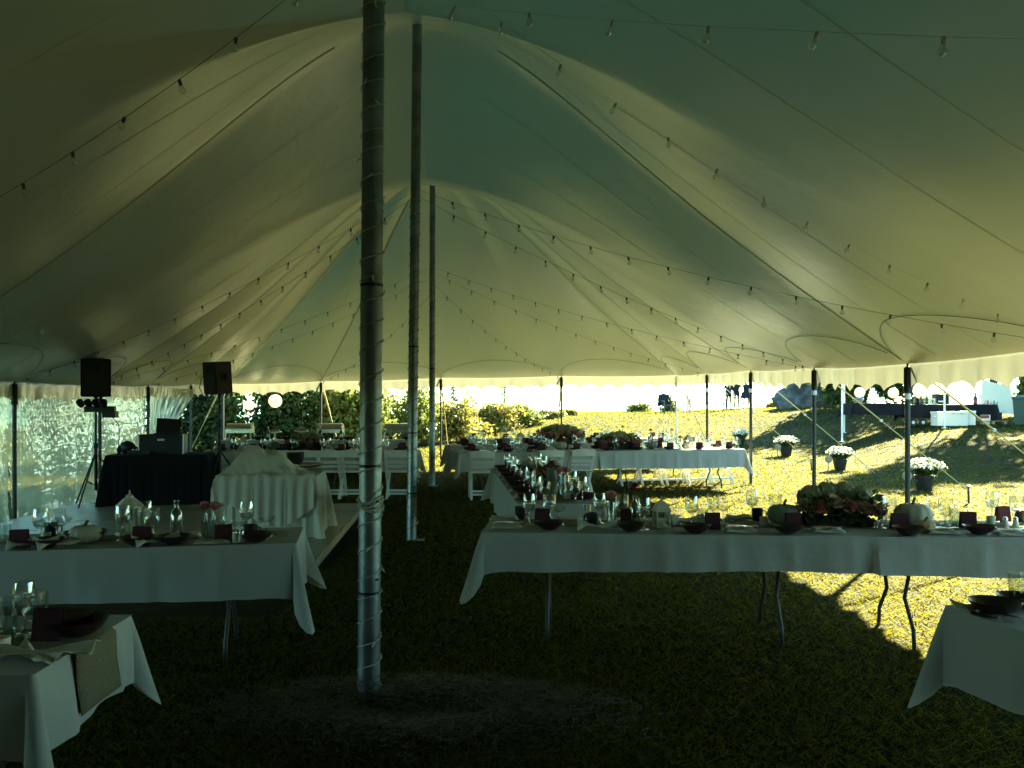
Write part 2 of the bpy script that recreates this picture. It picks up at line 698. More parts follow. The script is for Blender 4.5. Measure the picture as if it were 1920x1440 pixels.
def to_tent(o):
    o.parent = tent
    o.matrix_parent_inverse = Matrix.Translation((0.9, -8.0, 0))
    return o


SUBB = 14
WS = np.concatenate([np.linspace(0, 0.3, 16), np.linspace(0.3, 1.0, 26)[1:]])
ss = np.arange(NE * SUBB + 1) / SUBB
P = np.array([[canopy_point(s % NE, w) for w in WS] for s in ss])
o = MB().grid(P).build('canopy', m_canvas, smooth=True)
to_tent(o)

# valance: one hanging strip per bay, scalloped lower edge
VAL = 0.33
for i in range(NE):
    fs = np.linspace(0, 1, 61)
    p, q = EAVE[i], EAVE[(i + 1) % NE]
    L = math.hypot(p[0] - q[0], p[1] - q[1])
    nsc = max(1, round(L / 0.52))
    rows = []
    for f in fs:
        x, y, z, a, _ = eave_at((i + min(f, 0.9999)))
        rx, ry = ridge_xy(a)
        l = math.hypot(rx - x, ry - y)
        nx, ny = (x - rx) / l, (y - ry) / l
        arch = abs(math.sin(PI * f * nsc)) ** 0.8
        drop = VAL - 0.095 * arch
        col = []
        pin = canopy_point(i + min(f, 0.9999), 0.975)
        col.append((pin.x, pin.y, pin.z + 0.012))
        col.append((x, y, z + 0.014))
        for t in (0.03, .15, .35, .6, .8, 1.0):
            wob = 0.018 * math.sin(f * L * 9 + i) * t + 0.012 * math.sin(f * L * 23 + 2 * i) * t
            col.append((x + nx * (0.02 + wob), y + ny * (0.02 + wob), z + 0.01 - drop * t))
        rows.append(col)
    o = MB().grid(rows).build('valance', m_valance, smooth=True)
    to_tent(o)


def strip(sv, w0, w1, width, off, name, material, n=40):
    """Webbing ribbon sewn under the canopy along a seam."""
    ws_ = np.linspace(w0, w1, n)
    rows = []
    for w in ws_:
        c = canopy_point(sv, w)
        a = canopy_point(sv - 0.02, w)
        b = canopy_point(sv + 0.02, w)
        t = (b - a).normalized()
        dz = Vector((0, 0, -off))
        lo = dz * 1.8
        rows.append([c - t * width / 2 + dz, c - t * width / 4 + lo, c + t * width / 4 + lo, c + t * width / 2 + dz])
    o = MB().grid(rows).build(name, material, smooth=True)
    to_tent(o)


for i, e in enumerate(EAVE):
    main = e[3] in (0, 1, 2, 3) and (abs(e[0]) > 4.4)
    if main:
        strip(i, 0.16, 0.985, 0.045 if e[1] < 18 else 0.035, 0.006, 'strap', m_strap)

# curved reinforcing cords near the eave, pole to pole
for i in range(NE):
    p, q = EAVE[i], EAVE[(i + 1) % NE]
    if p[1] < 0 or q[1] < 0:
        continue
    pts = []
    for f in np.linspace(0.02, 0.98, 25):
        w = 0.985 - 0.115 * math.sin(PI * f) ** 0.6
        pts.append(canopy_point(i + f, w) + Vector((0, 0, -0.012)))
    to_tent(MB().tube(pts, 0.004, 5).build('seam_cord', m_cordseam))

# long fabric seams of the panels: fine raised welts
m_welt = mat('panel_welt', (0.70, 0.69, 0.58), rough=0.5)
for i in range(NE):
    if EAVE[i][1] < -1 or EAVE[(i + 1) % NE][1] < -1:
        continue
    for f in (0.33, 0.67):
        hip = EAVE[i][3] >= 3 and EAVE[(i + 1) % NE][3] >= 3
        strip(i + f, 0.35 if hip else 0.10, 0.98, 0.014, 0.002, 'panel_welt', m_welt, 30)

# ---------------------------------------------------------------- centre poles
m_alu = mat('pole_aluminium', (0.28, 0.34, 0.36), rough=0.38, metal=0.75, var=0.45, vscale=5, bump=0.12, bscale=25)
m_black = mat('black_band', (0.015, 0.016, 0.018), rough=0.5)
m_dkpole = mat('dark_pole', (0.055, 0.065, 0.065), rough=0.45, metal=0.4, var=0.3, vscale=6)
m_wire = mat('green_wire', (0.06, 0.07, 0.055), rough=0.6)
m_wirel = mat('pale_wire', (0.50, 0.50, 0.42), rough=0.6)
m_minibulb = mat('mini_bulb', (0.80, 0.80, 0.70), rough=0.25)

NAMES_C = ['tall centre pole behind the viewer', 'thick aluminium centre pole in front, wound with fairy lights',
           'second aluminium centre pole, between the front pole and the far one', 'farthest and thinnest-looking aluminium centre pole']
for k, (cx, cyy) in enumerate(CENTRE):
    if k == 0:
        r = 0.06
    r = 0.062 if k == 1 else 0.058
    root = empty('centre_pole', (cx, cyy, 0), NAMES_C[k], 'tent pole', 'centre poles holding up the tent')
    lean = (0.045, 0.0) if k == 1 else ((0.07, 0) if k == 2 else (0.01, 0))
    top = PEAK - 0.02

    def at(z, lean=lean, top=top):
        t = z / top
        return Vector((lean[0] * (t - 1), lean[1] * (t - 1), z))
    MB().tube([at(z) for z in np.linspace(-0.02, 2.25, 8)], r, 24).build('lower_tube', m_alu, root, smooth='auto')
    MB().tube([at(z) for z in np.linspace(2.25, top, 10)], r * 0.965, 24).build('upper_tube', m_alu, root, smooth='auto')
    for zb in (0.55, 1.25, 2.25):
        MB().lathe([(r + 0.001, -0.008), (r + 0.002, 0), (r + 0.001, 0.008)], 24).build('joint_ring', m_black, root, smooth='auto', loc=at(zb))
    for zb in (0.62, 1.05):
        MB().lathe([(0.0, 0.0), (0.012, 0.002), (0.010, 0.012), (0, 0.014)], 8).build('pin', m_black, root, loc=at(zb) + Vector((r * 0.75, -r * 0.66, 0)))
    MB().box((0, 0, 0.004), (0.17, 0.17, 0.012)).build('base_plate', m_dkpole, root)
    if k == 0:
        continue
    # fairy lights wound round the pole
    fl = empty('fairy_light_string', (cx, cyy, 0), ['', 'fairy light string wound round the front centre pole', 'fairy light string wound round the second centre pole',
               'fairy light string wound round the farthest centre pole'][k], 'light string', 'fairy lights on the poles')
    rg = random.Random(k)
    pitch = 0.135
    z0, z1 = 0.03, (5.2 if k == 1 else 4.0)
    pts = []
    N = int((z1 - z0) / pitch * 14)
    for j in range(N + 1):
        t = j / N
        z = z0 + (z1 - z0) * t + 0.018 * math.sin(t * 37) + 0.01 * math.sin(t * 91)
        if k == 1 and 0.98 < z < 1.10:
            z = 0.98 + (z - 0.98) * 0.5 + 0.02
        a = 2 * PI * j / 14
        pts.append(at(z) + Vector((math.cos(a), math.sin(a), 0)) * (r + 0.006))
    MB().tube(pts, 0.0032, 4).build('wire', m_wirel if k == 1 else m_wire, fl)
    if k == 1:
        knot = []
        for j in range(46):
            a = j * 0.62
            knot.append(at(1.0 + 0.02 * math.sin(j * 1.3) + 0.0016 * j) + Vector((math.cos(a), math.sin(a), 0)) * (r + 0.012 + 0.006 * math.sin(j * 2.1)))
        MB().tube(knot, 0.004, 4).build('knotted_wire', m_wirel, fl)
    bm_ = MB().lathe([(0.0035, 0), (0.0045, 0.012), (0.003, 0.03), (0.0005, 0.037)], 6).mesh('bulb')
    bm_.materials.append(m_minibulb)
    for j in range(4, N, 11):
        b = bpy.data.objects.new('bulb', bm_)
        COL.objects.link(b)
        b.parent = fl
        b.location = pts[j]
        b.rotation_euler = (rg.uniform(-0.9, 0.9), rg.uniform(-0.9, 0.9) + (PI if rg.random() < 0.5 else 0), 0)

# ---------------------------------------------------------------- eave poles, guy straps, stakes
m_white = mat('white_paint', (0.78, 0.78, 0.72), rough=0.5)
m_rope = mat('yellow_strap', (0.75, 0.66, 0.32), rough=0.8, var=0.25, vscale=30)
m_ratchet = mat('ratchet_steel', (0.45, 0.45, 0.42), rough=0.35, metal=0.8)
m_wood = mat('stake_wood', (0.28, 0.20, 0.12), rough=0.8, var=0.4, vscale=12)
SIDE_LABEL = {
    4: 'dark eave pole at the right edge nearest the viewer', 5: 'dark eave pole by the small right corner table',
    6: 'dark eave pole behind the pumpkin on the right-hand table', 7: 'dark eave pole behind the rose and hydrangea box',
    8: 'dark eave pole beside the far right table end', 9: 'dark eave pole standing behind the sunlit far table', 10: 'pale corner eave pole near the garden bench',
    11: 'dark far eave pole behind the big hydrangea mound', 12: 'dark far eave pole just right of the centre poles', 13: 'far eave pole in front of the tall hedge',
    14: 'far left corner eave pole hidden near the loudspeaker', 15: 'eave pole at the gap between plastic wall and buffet', 16: 'dark eave pole rising behind the laptop',
    17: 'dark eave pole beside the left loudspeaker stand', 18: 'dark eave pole in front of the clear plastic wall at far left',
    19: 'dark eave pole just outside the left edge'}
for i in range(4, 20):
    x, y, ze, a = EAVE[i]
    g = gz(x, y)
    root = empty('eave_pole', (x, y, g), SIDE_LABEL[i], 'tent pole', 'eave poles round the tent edge')
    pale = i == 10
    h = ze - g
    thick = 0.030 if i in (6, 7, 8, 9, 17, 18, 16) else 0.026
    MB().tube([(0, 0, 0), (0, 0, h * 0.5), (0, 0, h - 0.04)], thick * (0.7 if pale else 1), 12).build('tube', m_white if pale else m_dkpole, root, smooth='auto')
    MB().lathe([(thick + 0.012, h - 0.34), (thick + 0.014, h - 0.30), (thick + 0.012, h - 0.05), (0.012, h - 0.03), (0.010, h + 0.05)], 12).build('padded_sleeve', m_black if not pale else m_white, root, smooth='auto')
    if i in (6, 7, 8, 9, 11, 12):
        MB().lathe([(thick + 0.006, h - 0.43), (thick + 0.010, h - 0.40), (thick + 0.006, h - 0.36)], 12).build('tape_band', m_white, root, smooth='auto')
    # guy strap to a stake outside the tent
    rx, ry = ridge_xy(a)
    l = math.hypot(x - rx, y - ry)
    nx, ny = (x - rx) / l, (y - ry) / l
    if i in (11, 12, 13):
        nx, ny = 0.0, 1.0
    if 4 <= i <= 9:
        nx, ny = 0.97, 0.0 + 0.06
    if i >= 15:
        nx, ny = -0.98, 0.1
    D = 2.6 if i != 10 else 2.0
    bx, by = x + nx * D, y + ny * D
    gb = gz(bx, by)
    gl_lab = SIDE_LABEL[i].replace('eave pole', 'eave pole')
    gs_ = empty('guy_strap', (x, y, ze), 'yellow guy strap running from the ' + ' '.join(SIDE_LABEL[i].split()[:9]), 'strap', 'guy straps staking the tent')
    a0 = Vector((nx * 0.05, ny * 0.05, -0.02))
    a1 = Vector((bx - x, by - y, gb + 0.18 - ze))
    mid = a0.lerp(a1, 0.42)
    MB().bar(a0, mid, 0.046, 0.008, up=(nx, ny, 1)).build('wide_webbing', m_rope, gs_)
    MB().bar(mid, a1, 0.024, 0.008, up=(nx, ny, 1)).build('narrow_webbing', m_rope, gs_)
    MB().box(mid, (0.03, 0.03, 0.04), (0, 0.7, 0)).build('ratchet', m_ratchet, gs_)
    st = MB().tube([(0, 0, -0.1), (-nx * 0.02, -ny * 0.02, 0.26)], 0.017, 8).lathe([(0.0, 0.255), (0.032, 0.258), (0.032, 0.275), (0.0, 0.28)], 10).build('tent_stake', m_dkpole, loc=(bx, by, gb))
    tag(st, 'steel stake at the foot of the strap from the ' + ' '.join(SIDE_LABEL[i].split()[:6]), 'stake', 'tent stakes')

# unseen panels added round the rear to keep light out of the tent
m_blocker = fabric_material('light_blocking_vinyl', (0.62, 0.62, 0.56), (0.1, 0.1, 0.08), 0.03)
BLOCKER_PANEL = {22: 'left panel beside the viewer', 23: 'left panel behind the viewer', 24: 'left panel at the rear corner', 25: 'rear panel at the left corner',
            26: 'rear panel left of its middle', 27: 'rear panel right of its middle', 28: 'rear panel at the right corner',
            0: 'right panel at the rear corner', 1: 'right panel behind the viewer', 2: 'right panel beside the viewer'}
for i, lab in BLOCKER_PANEL.items():
    rows = []
    for f in np.linspace(0, 1, 60):
        x, y, z, a, _ = eave_at(i + min(f, 0.9999))
        g = gz(x, y)
        wv = 0.035 * math.sin(f * 40 + i) + 0.02 * math.sin(f * 97)
        rows.append([(x + wv * (0.3 + t), y + wv * (0.3 + t), z + (g - z) * t) for t in np.linspace(0, 1, 8)])
    o = MB().grid(rows).build('light_blocker_panel', m_blocker, smooth=True)
    tag(o, 'added white light-blocking ' + lab, 'sidewall', 'added light-blocking panels', 'thing')

# ================================================================ TABLES UNDER THE TENT
TOP = 0.742
m_cloth = mat('linen_cloth', (0.40, 0.41, 0.385), rough=0.85, spec=0.1, bump=0.30, bscale=16, trans=((0.55, 0.52, 0.40), 0.10))
m_clothtop = m_cloth
m_burlap = mat('burlap', (0.25, 0.22, 0.14), rough=0.95, var=0.35, vscale=160, bump=0.7, bscale=180, spec=0.05)
m_steel = mat('table_steel', (0.045, 0.047, 0.047), rough=0.45, metal=0.3)
m_tabletop = mat('table_board', (0.55, 0.54, 0.48), rough=0.6)
m_blackcloth = mat('black_cloth', (0.010, 0.011, 0.013), rough=0.9, spec=0.1)


class Frame:
    """Table frame: origin at the centre, u along the length, v across (away from the front)."""

    def __init__(self, front_left, front_right, depth, z=TOP, g=0.0):
        a, b = Vector(front_left[:2]), Vector(front_right[:2])
        self.u = (b - a).normalized()
        self.v = Vector((-self.u.y, self.u.x))
        self.L = (b - a).length
        self.D = depth
        self.c = (a + b) / 2 + self.v * depth / 2
        self.rz = math.atan2(self.u.y, self.u.x)
        self.z = z
        self.g = g

    def P(self, s, t, dz=0.0):
        """s, t in metres from the centre."""
        p = self.c + self.u * s + self.v * t
        return (p.x, p.y, self.z + dz)

    def px(self, px, py, dz=0.004):
        """Spot on the table top that a photograph pixel shows, kept on the table."""
        x, y, _ = G(px, py, self.z + dz)
        r = Vector((x, y)) - self.c
        s = max(-self.L / 2 + 0.06, min(self.L / 2 - 0.06, r.dot(self.u)))
        t = max(-self.D / 2 + 0.06, min(self.D / 2 - 0.06, r.dot(self.v)))
        return self.P(s, t, dz)


def cloth_obj(fr, drop, label, seed, corner=(1.5, 1.5, 1.5, 1.5), crease=0.40, material=None, group='white linen tablecloths', seam=None, to_ground=False, pleat=0.0, lump=None):
    """Tablecloth: flat top, skirt that hangs over the edge, corners that fall in folded points."""
    rg = random.Random(seed)
    L2, D2 = fr.L / 2 + 0.012, fr.D / 2 + 0.012
    r = 0.022
    # perimeter samples: (x, y, nx, ny, corner weight, run)
    per = []
    corners = [(L2, -D2, -PI / 2), (L2, D2, 0), (-L2, D2, PI / 2), (-L2, -D2, PI)]
    starts = [(-L2, -D2), (L2, -D2), (L2, D2), (-L2, D2)]
    step = 0.028
    run = 0.0
    for side in range(4):
        x0, y0 = starts[side]
        x1, y1 = starts[(side + 1) % 4]
        ln = math.hypot(x1 - x0, y1 - y0)
        ux, uy = (x1 - x0) / ln, (y1 - y0) / ln
        n = max(4, int((ln - 2 * r) / step))
        for k in range(n + 1):
            q = r + (ln - 2 * r) * k / n
            dist = min(q, ln - q)
            ci = side if q < ln / 2 else (side + 1) % 4
            per.append((x0 + ux * q, y0 + uy * q, uy, -ux, max(0.0, 1 - dist / 0.30), run + q, ci, 0.0))
        cx_, cy_, a0 = corners[side]
        ccx = cx_ - math.copysign(r, cx_)
        ccy = cy_ - math.copysign(r, cy_)
        for k in range(1, 8):
            a = a0 + (PI / 2) * k / 8
            wgt = math.sin(PI * k / 8)
            per.append((ccx + r * math.cos(a), ccy + r * math.sin(a), math.cos(a), math.sin(a), 1.0, run + ln, (side + 1) % 4, wgt))
        run += ln
    rows = []
    NR = 11
    for (x, y, nx, ny, cw, q, ci, mid) in per:
        cf = corner[ci]
        hang = drop * (1 + (cf - 1) * (mid * 0.85 + 0.15 * cw ** 4))
        wavy = 0.014 * math.sin(q * 5.1 + seed) + 0.009 * math.sin(q * 13.7 + 2 * seed) + 0.005 * math.sin(q * 29 + seed * 5)
        hang += 0.012 * math.sin(q * 1.9 + seed)
        if to_ground:
            hang = drop
        ph = (q / crease) % 1.0
        cr = 0.016 * (1 - min(1.0, min(ph, 1 - ph) * crease / 0.06)) + 0.006 * ((int(q / crease) % 2) - 0.5)
        sm = 0.0
        if seam is not None:
            for sx in seam:
                dq = q - (sx + fr.L / 2)
                if abs(dq) < 0.14 and 0 < q < fr.L:
                    sm = 0.045 * math.cos(dq / 0.14 * PI / 2) * (1 if dq > 0 else -0.6)
        plt = pleat * (math.sin(q * 52) + 0.4 * math.sin(q * 83 + 1))
        col = []
        for k in range(NR):
            t = k / (NR - 1)
            out = 0.006 + 0.02 * t + wavy * t + cr * min(1.0, t * 3) + sm * t
            # folds beside the corner: one swings out, one tucks in
            fold = cw ** 1.5 * (1 - mid)
            out += fold * (-0.020 + 0.010 * math.sin(q * 21 + seed)) * t
            out += mid * (0.13 + 0.03 * math.sin(seed * 3 + ci)) * t ** 1.1
            out += plt * min(1, t * 4)
            z = -0.004 - hang * t if k else 0.0
            if k == 1:
                z = -0.012 - hang * t * 0.9
            col.append((x + nx * out * (1 if k else 0), y + ny * out * (1 if k else 0), z))
        rows.append(col)
    rows.append(rows[0])
    mb = MB().grid(rows)
    # top as an inner grid slightly uneven
    nx_, ny_ = max(6, int(fr.L / 0.12)), 8
    g = []
    for i in range(nx_ + 1):
        g.append([(-L2 + 2 * L2 * i / nx_, -D2 + 2 * D2 * j / ny_, (0.0015 * math.sin(i * 1.7 + j) + 0.001 * math.cos(j * 2.3 + i * .6)) if 0 < i < nx_ and 0 < j < ny_ else 0.0) for j in range(ny_ + 1)])
    mb.grid(g)
    o = mb.build('tablecloth', material or m_cloth, smooth='auto', fix=False)
    o.location = (fr.c.x, fr.c.y, fr.z)
    o.rotation_euler = (0, 0, fr.rz)
    tag(o, label, 'tablecloth', group)
    return o


def folding_table(fr, label, spread=None, group='folding tables under the white cloths'):
    root = empty('folding_table', (fr.c.x, fr.c.y, fr.g), label, 'table', group, fr.rz)
    H = fr.z - fr.g
    MB().box((0, 0, H - 0.030), (fr.L - 0.01, fr.D - 0.01, 0.040)).build('tabletop', m_tabletop, root)
    nt_ = max(1, round(fr.L / 2.44))
    seg = fr.L / nt_
    for k in range(nt_):
        c0 = -fr.L / 2 + seg * (k + 0.5)
        for e in (-1, 1):
            lx = c0 + e * (seg / 2 - 0.42)
            for s in (-1, 1):
                y0 = s * (fr.D / 2 - 0.17)
                y1 = s * (fr.D / 2 - 0.08)
                yk = s * (fr.D / 2 - 0.24)
                MB().tube([(lx, y0, H - 0.05), (lx, y0, 0.46), (lx, yk, 0.30), (lx, y1 - s * 0.01, 0.12), (lx, y1, 0.0)], 0.0135, 8).build('leg', m_steel, root, smooth=True)
            MB().tube([(lx, -fr.D / 2 + 0.18, H - 0.22), (lx, fr.D / 2 - 0.18, H - 0.22)], 0.010, 6).build('crossbar', m_steel, root)
            MB().tube([(lx, 0, H - 0.22), (lx - e * 0.34, 0, H - 0.055)], 0.008, 6).build('brace', m_steel, root)
    return root


def runner(fr, s0, s1, width, label, over=0.0, off=0.0):
    """Burlap runner along the middle of a table, optionally falling over the right end."""
    mb = MB()
    rows = []
    pts = [(s, 0.0) for s in np.linspace(s0, s1, 30)]
    if over > 0:
        e = fr.L / 2 + 0.024
        pts = [(s, 0.0) for s in np.linspace(s0, e, 30)] + [(e + 0.012 + 0.02 * t / over, -t) for t in np.linspace(0.01, over, 8)]
    for i, (s, dz) in enumerate(pts):
        rows.append([(s, off + (j / 6 - 0.5) * width + 0.006 * math.sin(i * 0.9), 0.0045 + dz + 0.001 * math.sin(i + j)) for j in range(7)])
    mb.grid(rows)
    o = mb.build('burlap_runner', m_burlap, smooth=True, fix=False)
    o.location = (fr.c.x, fr.c.y, fr.z)
    o.rotation_euler = (0, 0, fr.rz)
    md = o.modifiers.new('thick', 'SOLIDIFY')
    md.thickness = 0.002
    md.offset = 1.0
    tag(o, label, 'table runner', 'burlap runners')
    return o


# ---------------------------------------------------------------- table frames (front-left, front-right corner, depth)
T1 = Frame((-0.19, 5.64), (4.55, 5.30), 0.80)                      # long table, near right
T2 = Frame((1.84, 3.60), (2.21, 1.90), 0.80)                       # right corner table (its long side faces left)
T3 = Frame((-3.7, 2.62), (-1.52, 2.70), 0.74)                      # left corner table
T4 = Frame((-3.72, 4.78), (-1.33, 5.22), 0.66)                     # left middle table
T5 = Frame((-0.26, 11.2), (0.06, 7.20), 0.72)                      # table running away, right of centre
T6 = Frame((-0.90, 14.55), (4.30, 15.75), 0.80)                    # far right row
T7 = Frame((-1.20, 16.75), (4.05, 17.85), 0.80)
T8 = Frame((-1.15, 19.6), (3.85, 20.4), 0.80)
T9 = Frame((-5.40, 14.95), (-1.72, 14.85), 0.80)                   # far left row
T10 = Frame((-6.6, 19.1), (-2.30, 19.35), 0.85)                    # buffet

TN = {1: 'long right-hand table nearest the viewer', 2: 'small corner table at lower right', 3: 'corner table at lower left', 4: 'left middle table by the dance floor',
      5: 'narrow table running away right of the poles', 6: 'front table of the far right rows', 7: 'middle table of the far right rows', 8: 'rearmost table of the far right rows',
      9: 'far left table with folding chairs', 10: 'buffet table by the hedge'}
TABLES = {1: T1, 2: T2, 3: T3, 4: T4, 5: T5, 6: T6, 7: T7, 8: T8, 9: T9, 10: T10}
for k, fr in TABLES.items():
    folding_table(fr, 'folding table hidden under the cloth of the ' + TN[k])
cloth_obj(T1, 0.235, 'white linen cloth with pressed creases on the ' + TN[1], 1, corner=(1.9, 1.6, 1.5, 1.5), seam=(0.15,))
cloth_obj(T2, 0.30, 'white cloth sliding low at one corner on the ' + TN[2], 2, corner=(1.55, 1.4, 1.4, 1.6))
cloth_obj(T3, 0.24, 'white cloth with deep folds on the ' + TN[3], 3, corner=(1.5, 1.75, 1.6, 1.5))
cloth_obj(T4, 0.31, 'white cloth with a long pointed corner on the ' + TN[4], 4, corner=(1.5, 1.7, 1.5, 1.5))
cloth_obj(T5, 0.36, 'white cloth on the ' + TN[5], 5, corner=(1.25,) * 4)
cloth_obj(T6, 0.32, 'white cloth half in sunlight on the ' + TN[6], 6, corner=(1.4, 1.5, 1.4, 1.4), seam=(-0.15,))
cloth_obj(T7, 0.34, 'white cloth on the ' + TN[7], 7, corner=(1.4,) * 4)
cloth_obj(T8, 0.30, 'white cloth on the ' + TN[8], 8, corner=(1.3,) * 4)
cloth_obj(T9, 0.34, 'white cloth on the ' + TN[9], 9, corner=(1.3,) * 4)
cloth_obj(T10, 0.70, 'floor-length white cloth on the ' + TN[10], 10, corner=(1.0,) * 4, to_ground=True, pleat=0.006)
runner(T1, -2.3, 2.3, 0.30, 'brown burlap runner along the ' + TN[1], off=0.08)
runner(T3, -1.0, 0.9, 0.32, 'brown burlap runner hanging over the end of the ' + TN[3], over=0.22)
runner(T4, -1.15, 1.15, 0.22, 'brown burlap runner along the ' + TN[4], off=0.05)
runner(T5, -1.95, 1.95, 0.26, 'brown burlap runner along the ' + TN[5])

# ================================================================ TABLEWARE PROTOTYPES
USED = {}
m_glass = glass_mat('clear_glass')
m_glassd = glass_mat('grey_glass', (0.80, 0.86, 0.85), refl=0.2)
m_water_in = glass_mat('water_in_glass', (0.90, 0.94, 0.94), refl=0.10)
m_bowl = mat('oxblood_glaze', (0.035, 0.010, 0.010), rough=0.28, spec=0.5)
m_card = mat('burgundy_card', (0.075, 0.018, 0.028), rough=0.8, var=0.2, vscale=30)
m_napkin = mat('napkin_linen', (0.58, 0.56, 0.46), rough=0.9, bump=0.2, bscale=200, spec=0.05)
m_silver = mat('cutlery_steel', (0.62, 0.62, 0.60), rough=0.18, metal=1.0)
m_candle = mat('candle_wax', (0.72, 0.68, 0.52), rough=0.6)
m_lantern = mat('cream_metal', (0.60, 0.57, 0.44), rough=0.55, var=0.3, vscale=14)
m_rose = mat('peach_petal', (0.62, 0.30, 0.22), rough=0.6, col2=(0.52, 0.22, 0.19), vscale=30, trans=((0.7, 0.3, 0.25), 0.2))
m_rosep = mat('pink_petal', (0.56, 0.24, 0.23), rough=0.6, col2=(0.46, 0.16, 0.17), vscale=30, trans=((0.6, 0.2, 0.2), 0.2))
m_rosec = mat('cream_petal', (0.55, 0.42, 0.28), rough=0.6, col2=(0.50, 0.32, 0.24), vscale=30, trans=((0.5, 0.35, 0.25), 0.2))
m_dahlia = mat('burgundy_petal', (0.17, 0.02, 0.05), rough=0.6)
m_leaf = leaf_mat('bouquet_leaf', (0.03, 0.055, 0.02), (0.06, 0.10, 0.03))
m_stem = mat('flower_stem', (0.06, 0.11, 0.03), rough=0.6)
m_hyd = leaf_mat('hydrangea_floret', (0.22, 0.25, 0.13), (0.44, 0.43, 0.27), trans=0.25)
m_box = mat('planter_box', (0.05, 0.035, 0.025), rough=0.7, var=0.3, vscale=12)
m_pump = mat('pale_pumpkin', (0.46, 0.43, 0.32), rough=0.55, var=0.25, vscale=7)
m_pumpo = mat('grey_pumpkin', (0.20, 0.22, 0.18), rough=0.6, var=0.25, vscale=7)
m_peach = mat('blush_pumpkin', (0.58, 0.36, 0.20), rough=0.6, var=0.3, vscale=6)
m_pstem = mat('pumpkin_stem', (0.14, 0.12, 0.06), rough=0.9)
m_ceram = mat('white_ceramic', (0.72, 0.70, 0.60), rough=0.3)
m_cup = mat('dark_cup', (0.02, 0.02, 0.022), rough=0.3)


def proto_wine():
    r = empty('wine_glass', (0, 0, 0), cat='wine glass')
    MB().shell([(0.006, 0.085), (0.022, 0.092), (0.036, 0.110), (0.041, 0.135), (0.039, 0.160), (0.033, 0.195)], 16).build('bowl', m_glass, r, smooth=True, fix=False)
    MB().lathe([(0.036, 0.0), (0.034, 0.003), (0.010, 0.008), (0.0045, 0.02), (0.004, 0.07), (0.007, 0.086)], 12).build('stem', m_glass, r, smooth=True)
    MB().lathe([(0.001, 0.094), (0.030, 0.104), (0.0385, 0.128), (0.0385, 0.134)], 16).build('water', m_water_in, r, smooth='auto')
    return r


def proto_goblet():
    r = empty('goblet', (0, 0, 0), cat='goblet')
    MB().shell([(0.008, 0.055), (0.030, 0.062), (0.041, 0.085), (0.043, 0.125), (0.042, 0.165)], 16).build('bowl', m_glass, r, smooth=True, fix=False)
    MB().lathe([(0.036, 0.0), (0.033, 0.004), (0.012, 0.010), (0.007, 0.03), (0.009, 0.056)], 12).build('stem', m_glass, r, smooth=True)
    return r


def proto_coupe():
    r = empty('champagne_coupe', (0, 0, 0), cat='coupe')
    MB().shell([(0.006, 0.090), (0.025, 0.096), (0.046, 0.112), (0.052, 0.132)], 16).build('bowl', m_glass, r, smooth=True, fix=False)
    MB().lathe([(0.036, 0.0), (0.034, 0.003), (0.008, 0.010), (0.005, 0.03), (0.0045, 0.08), (0.008, 0.091)], 12).build('stem', m_glass, r, smooth=True)
    return r


def proto_tumbler():
    r = empty('tumbler', (0, 0, 0), cat='tumbler')
    MB().shell([(0.033, 0.0), (0.036, 0.05), (0.039, 0.112)], 16).build('wall', m_glassd, r, smooth=True, fix=False)
    MB().lathe([(0.032, 0.002), (0.033, 0.012)], 16).build('base', m_glassd, r, smooth='auto')
    return r


def proto_bowl(material=None):
    r = MB().lathe([(0.035, 0.0), (0.045, 0.004), (0.078, 0.026), (0.098, 0.052), (0.100, 0.055), (0.095, 0.052), (0.072, 0.028), (0.04, 0.012), (0.001, 0.010)], 24).build('shallow_bowl', material or m_bowl, smooth='auto')
    return tag(r, cat='bowl')


def proto_card():
    """Burgundy menu card folded into a standing tent."""
    mb = MB()
    mb.box((0, -0.020, 0.055), (0.100, 0.002, 0.112), (-0.16, 0, 0))
    mb.box((0, 0.020, 0.055), (0.100, 0.002, 0.112), (0.16, 0, 0))
    r = mb.build('folded_card', m_card)
    return tag(r, cat='card')


def proto_napkin(seed):
    """Napkin folded into a long rectangle with layered, slightly lifted edges."""
    rg = random.Random(seed)
    mb = MB()
    for ly in range(3):
        rows = []
        L, W = 0.21 - 0.012 * ly, 0.105 - 0.010 * ly
        for i in range(12):
            row = []
            for j in range(7):
                x = (i / 11 - 0.5) * L + rg.uniform(-.002, .002)
                y = (j / 6 - 0.5) * W
                z = 0.004 + ly * 0.006 + 0.006 * math.sin(i * 0.7 + ly) * (1 if ly == 2 else 0.3) + (0.010 if (j == 6 and ly == 2) else 0)
                row.append((x, y, max(0.003, z)))
            rows.append(row)
        mb.grid(rows)
    o = mb.build('napkin', m_napkin, smooth=True, fix=False)
    md = o.modifiers.new('thick', 'SOLIDIFY')
    md.thickness = 0.003
    return tag(o, cat='napkin')


def proto_fan_napkin():
    """Napkin twisted into a loose bow with lifted tips."""
    rows = []
    for i in range(25):
        t = i / 24 * 2 - 1
        row = []
        for j in range(7):
            s = j / 6 - 0.5
            x = 0.135 * t
            y = s * (0.05 + 0.08 * abs(t))
            z = 0.012 + 0.040 * abs(t) ** 2.2 * (0.4 + s) + 0.015 * math.cos(s * 9 + t * 5) * (0.3 + abs(t)) + 0.012
            row.append((x, y, max(0.003, z)))
        rows.append(row)
    o = MB().grid(rows).build('twisted_napkin', m_napkin, smooth=True, fix=False)
    md = o.modifiers.new('thick', 'SOLIDIFY')
    md.thickness = 0.004
    return tag(o, cat='napkin')


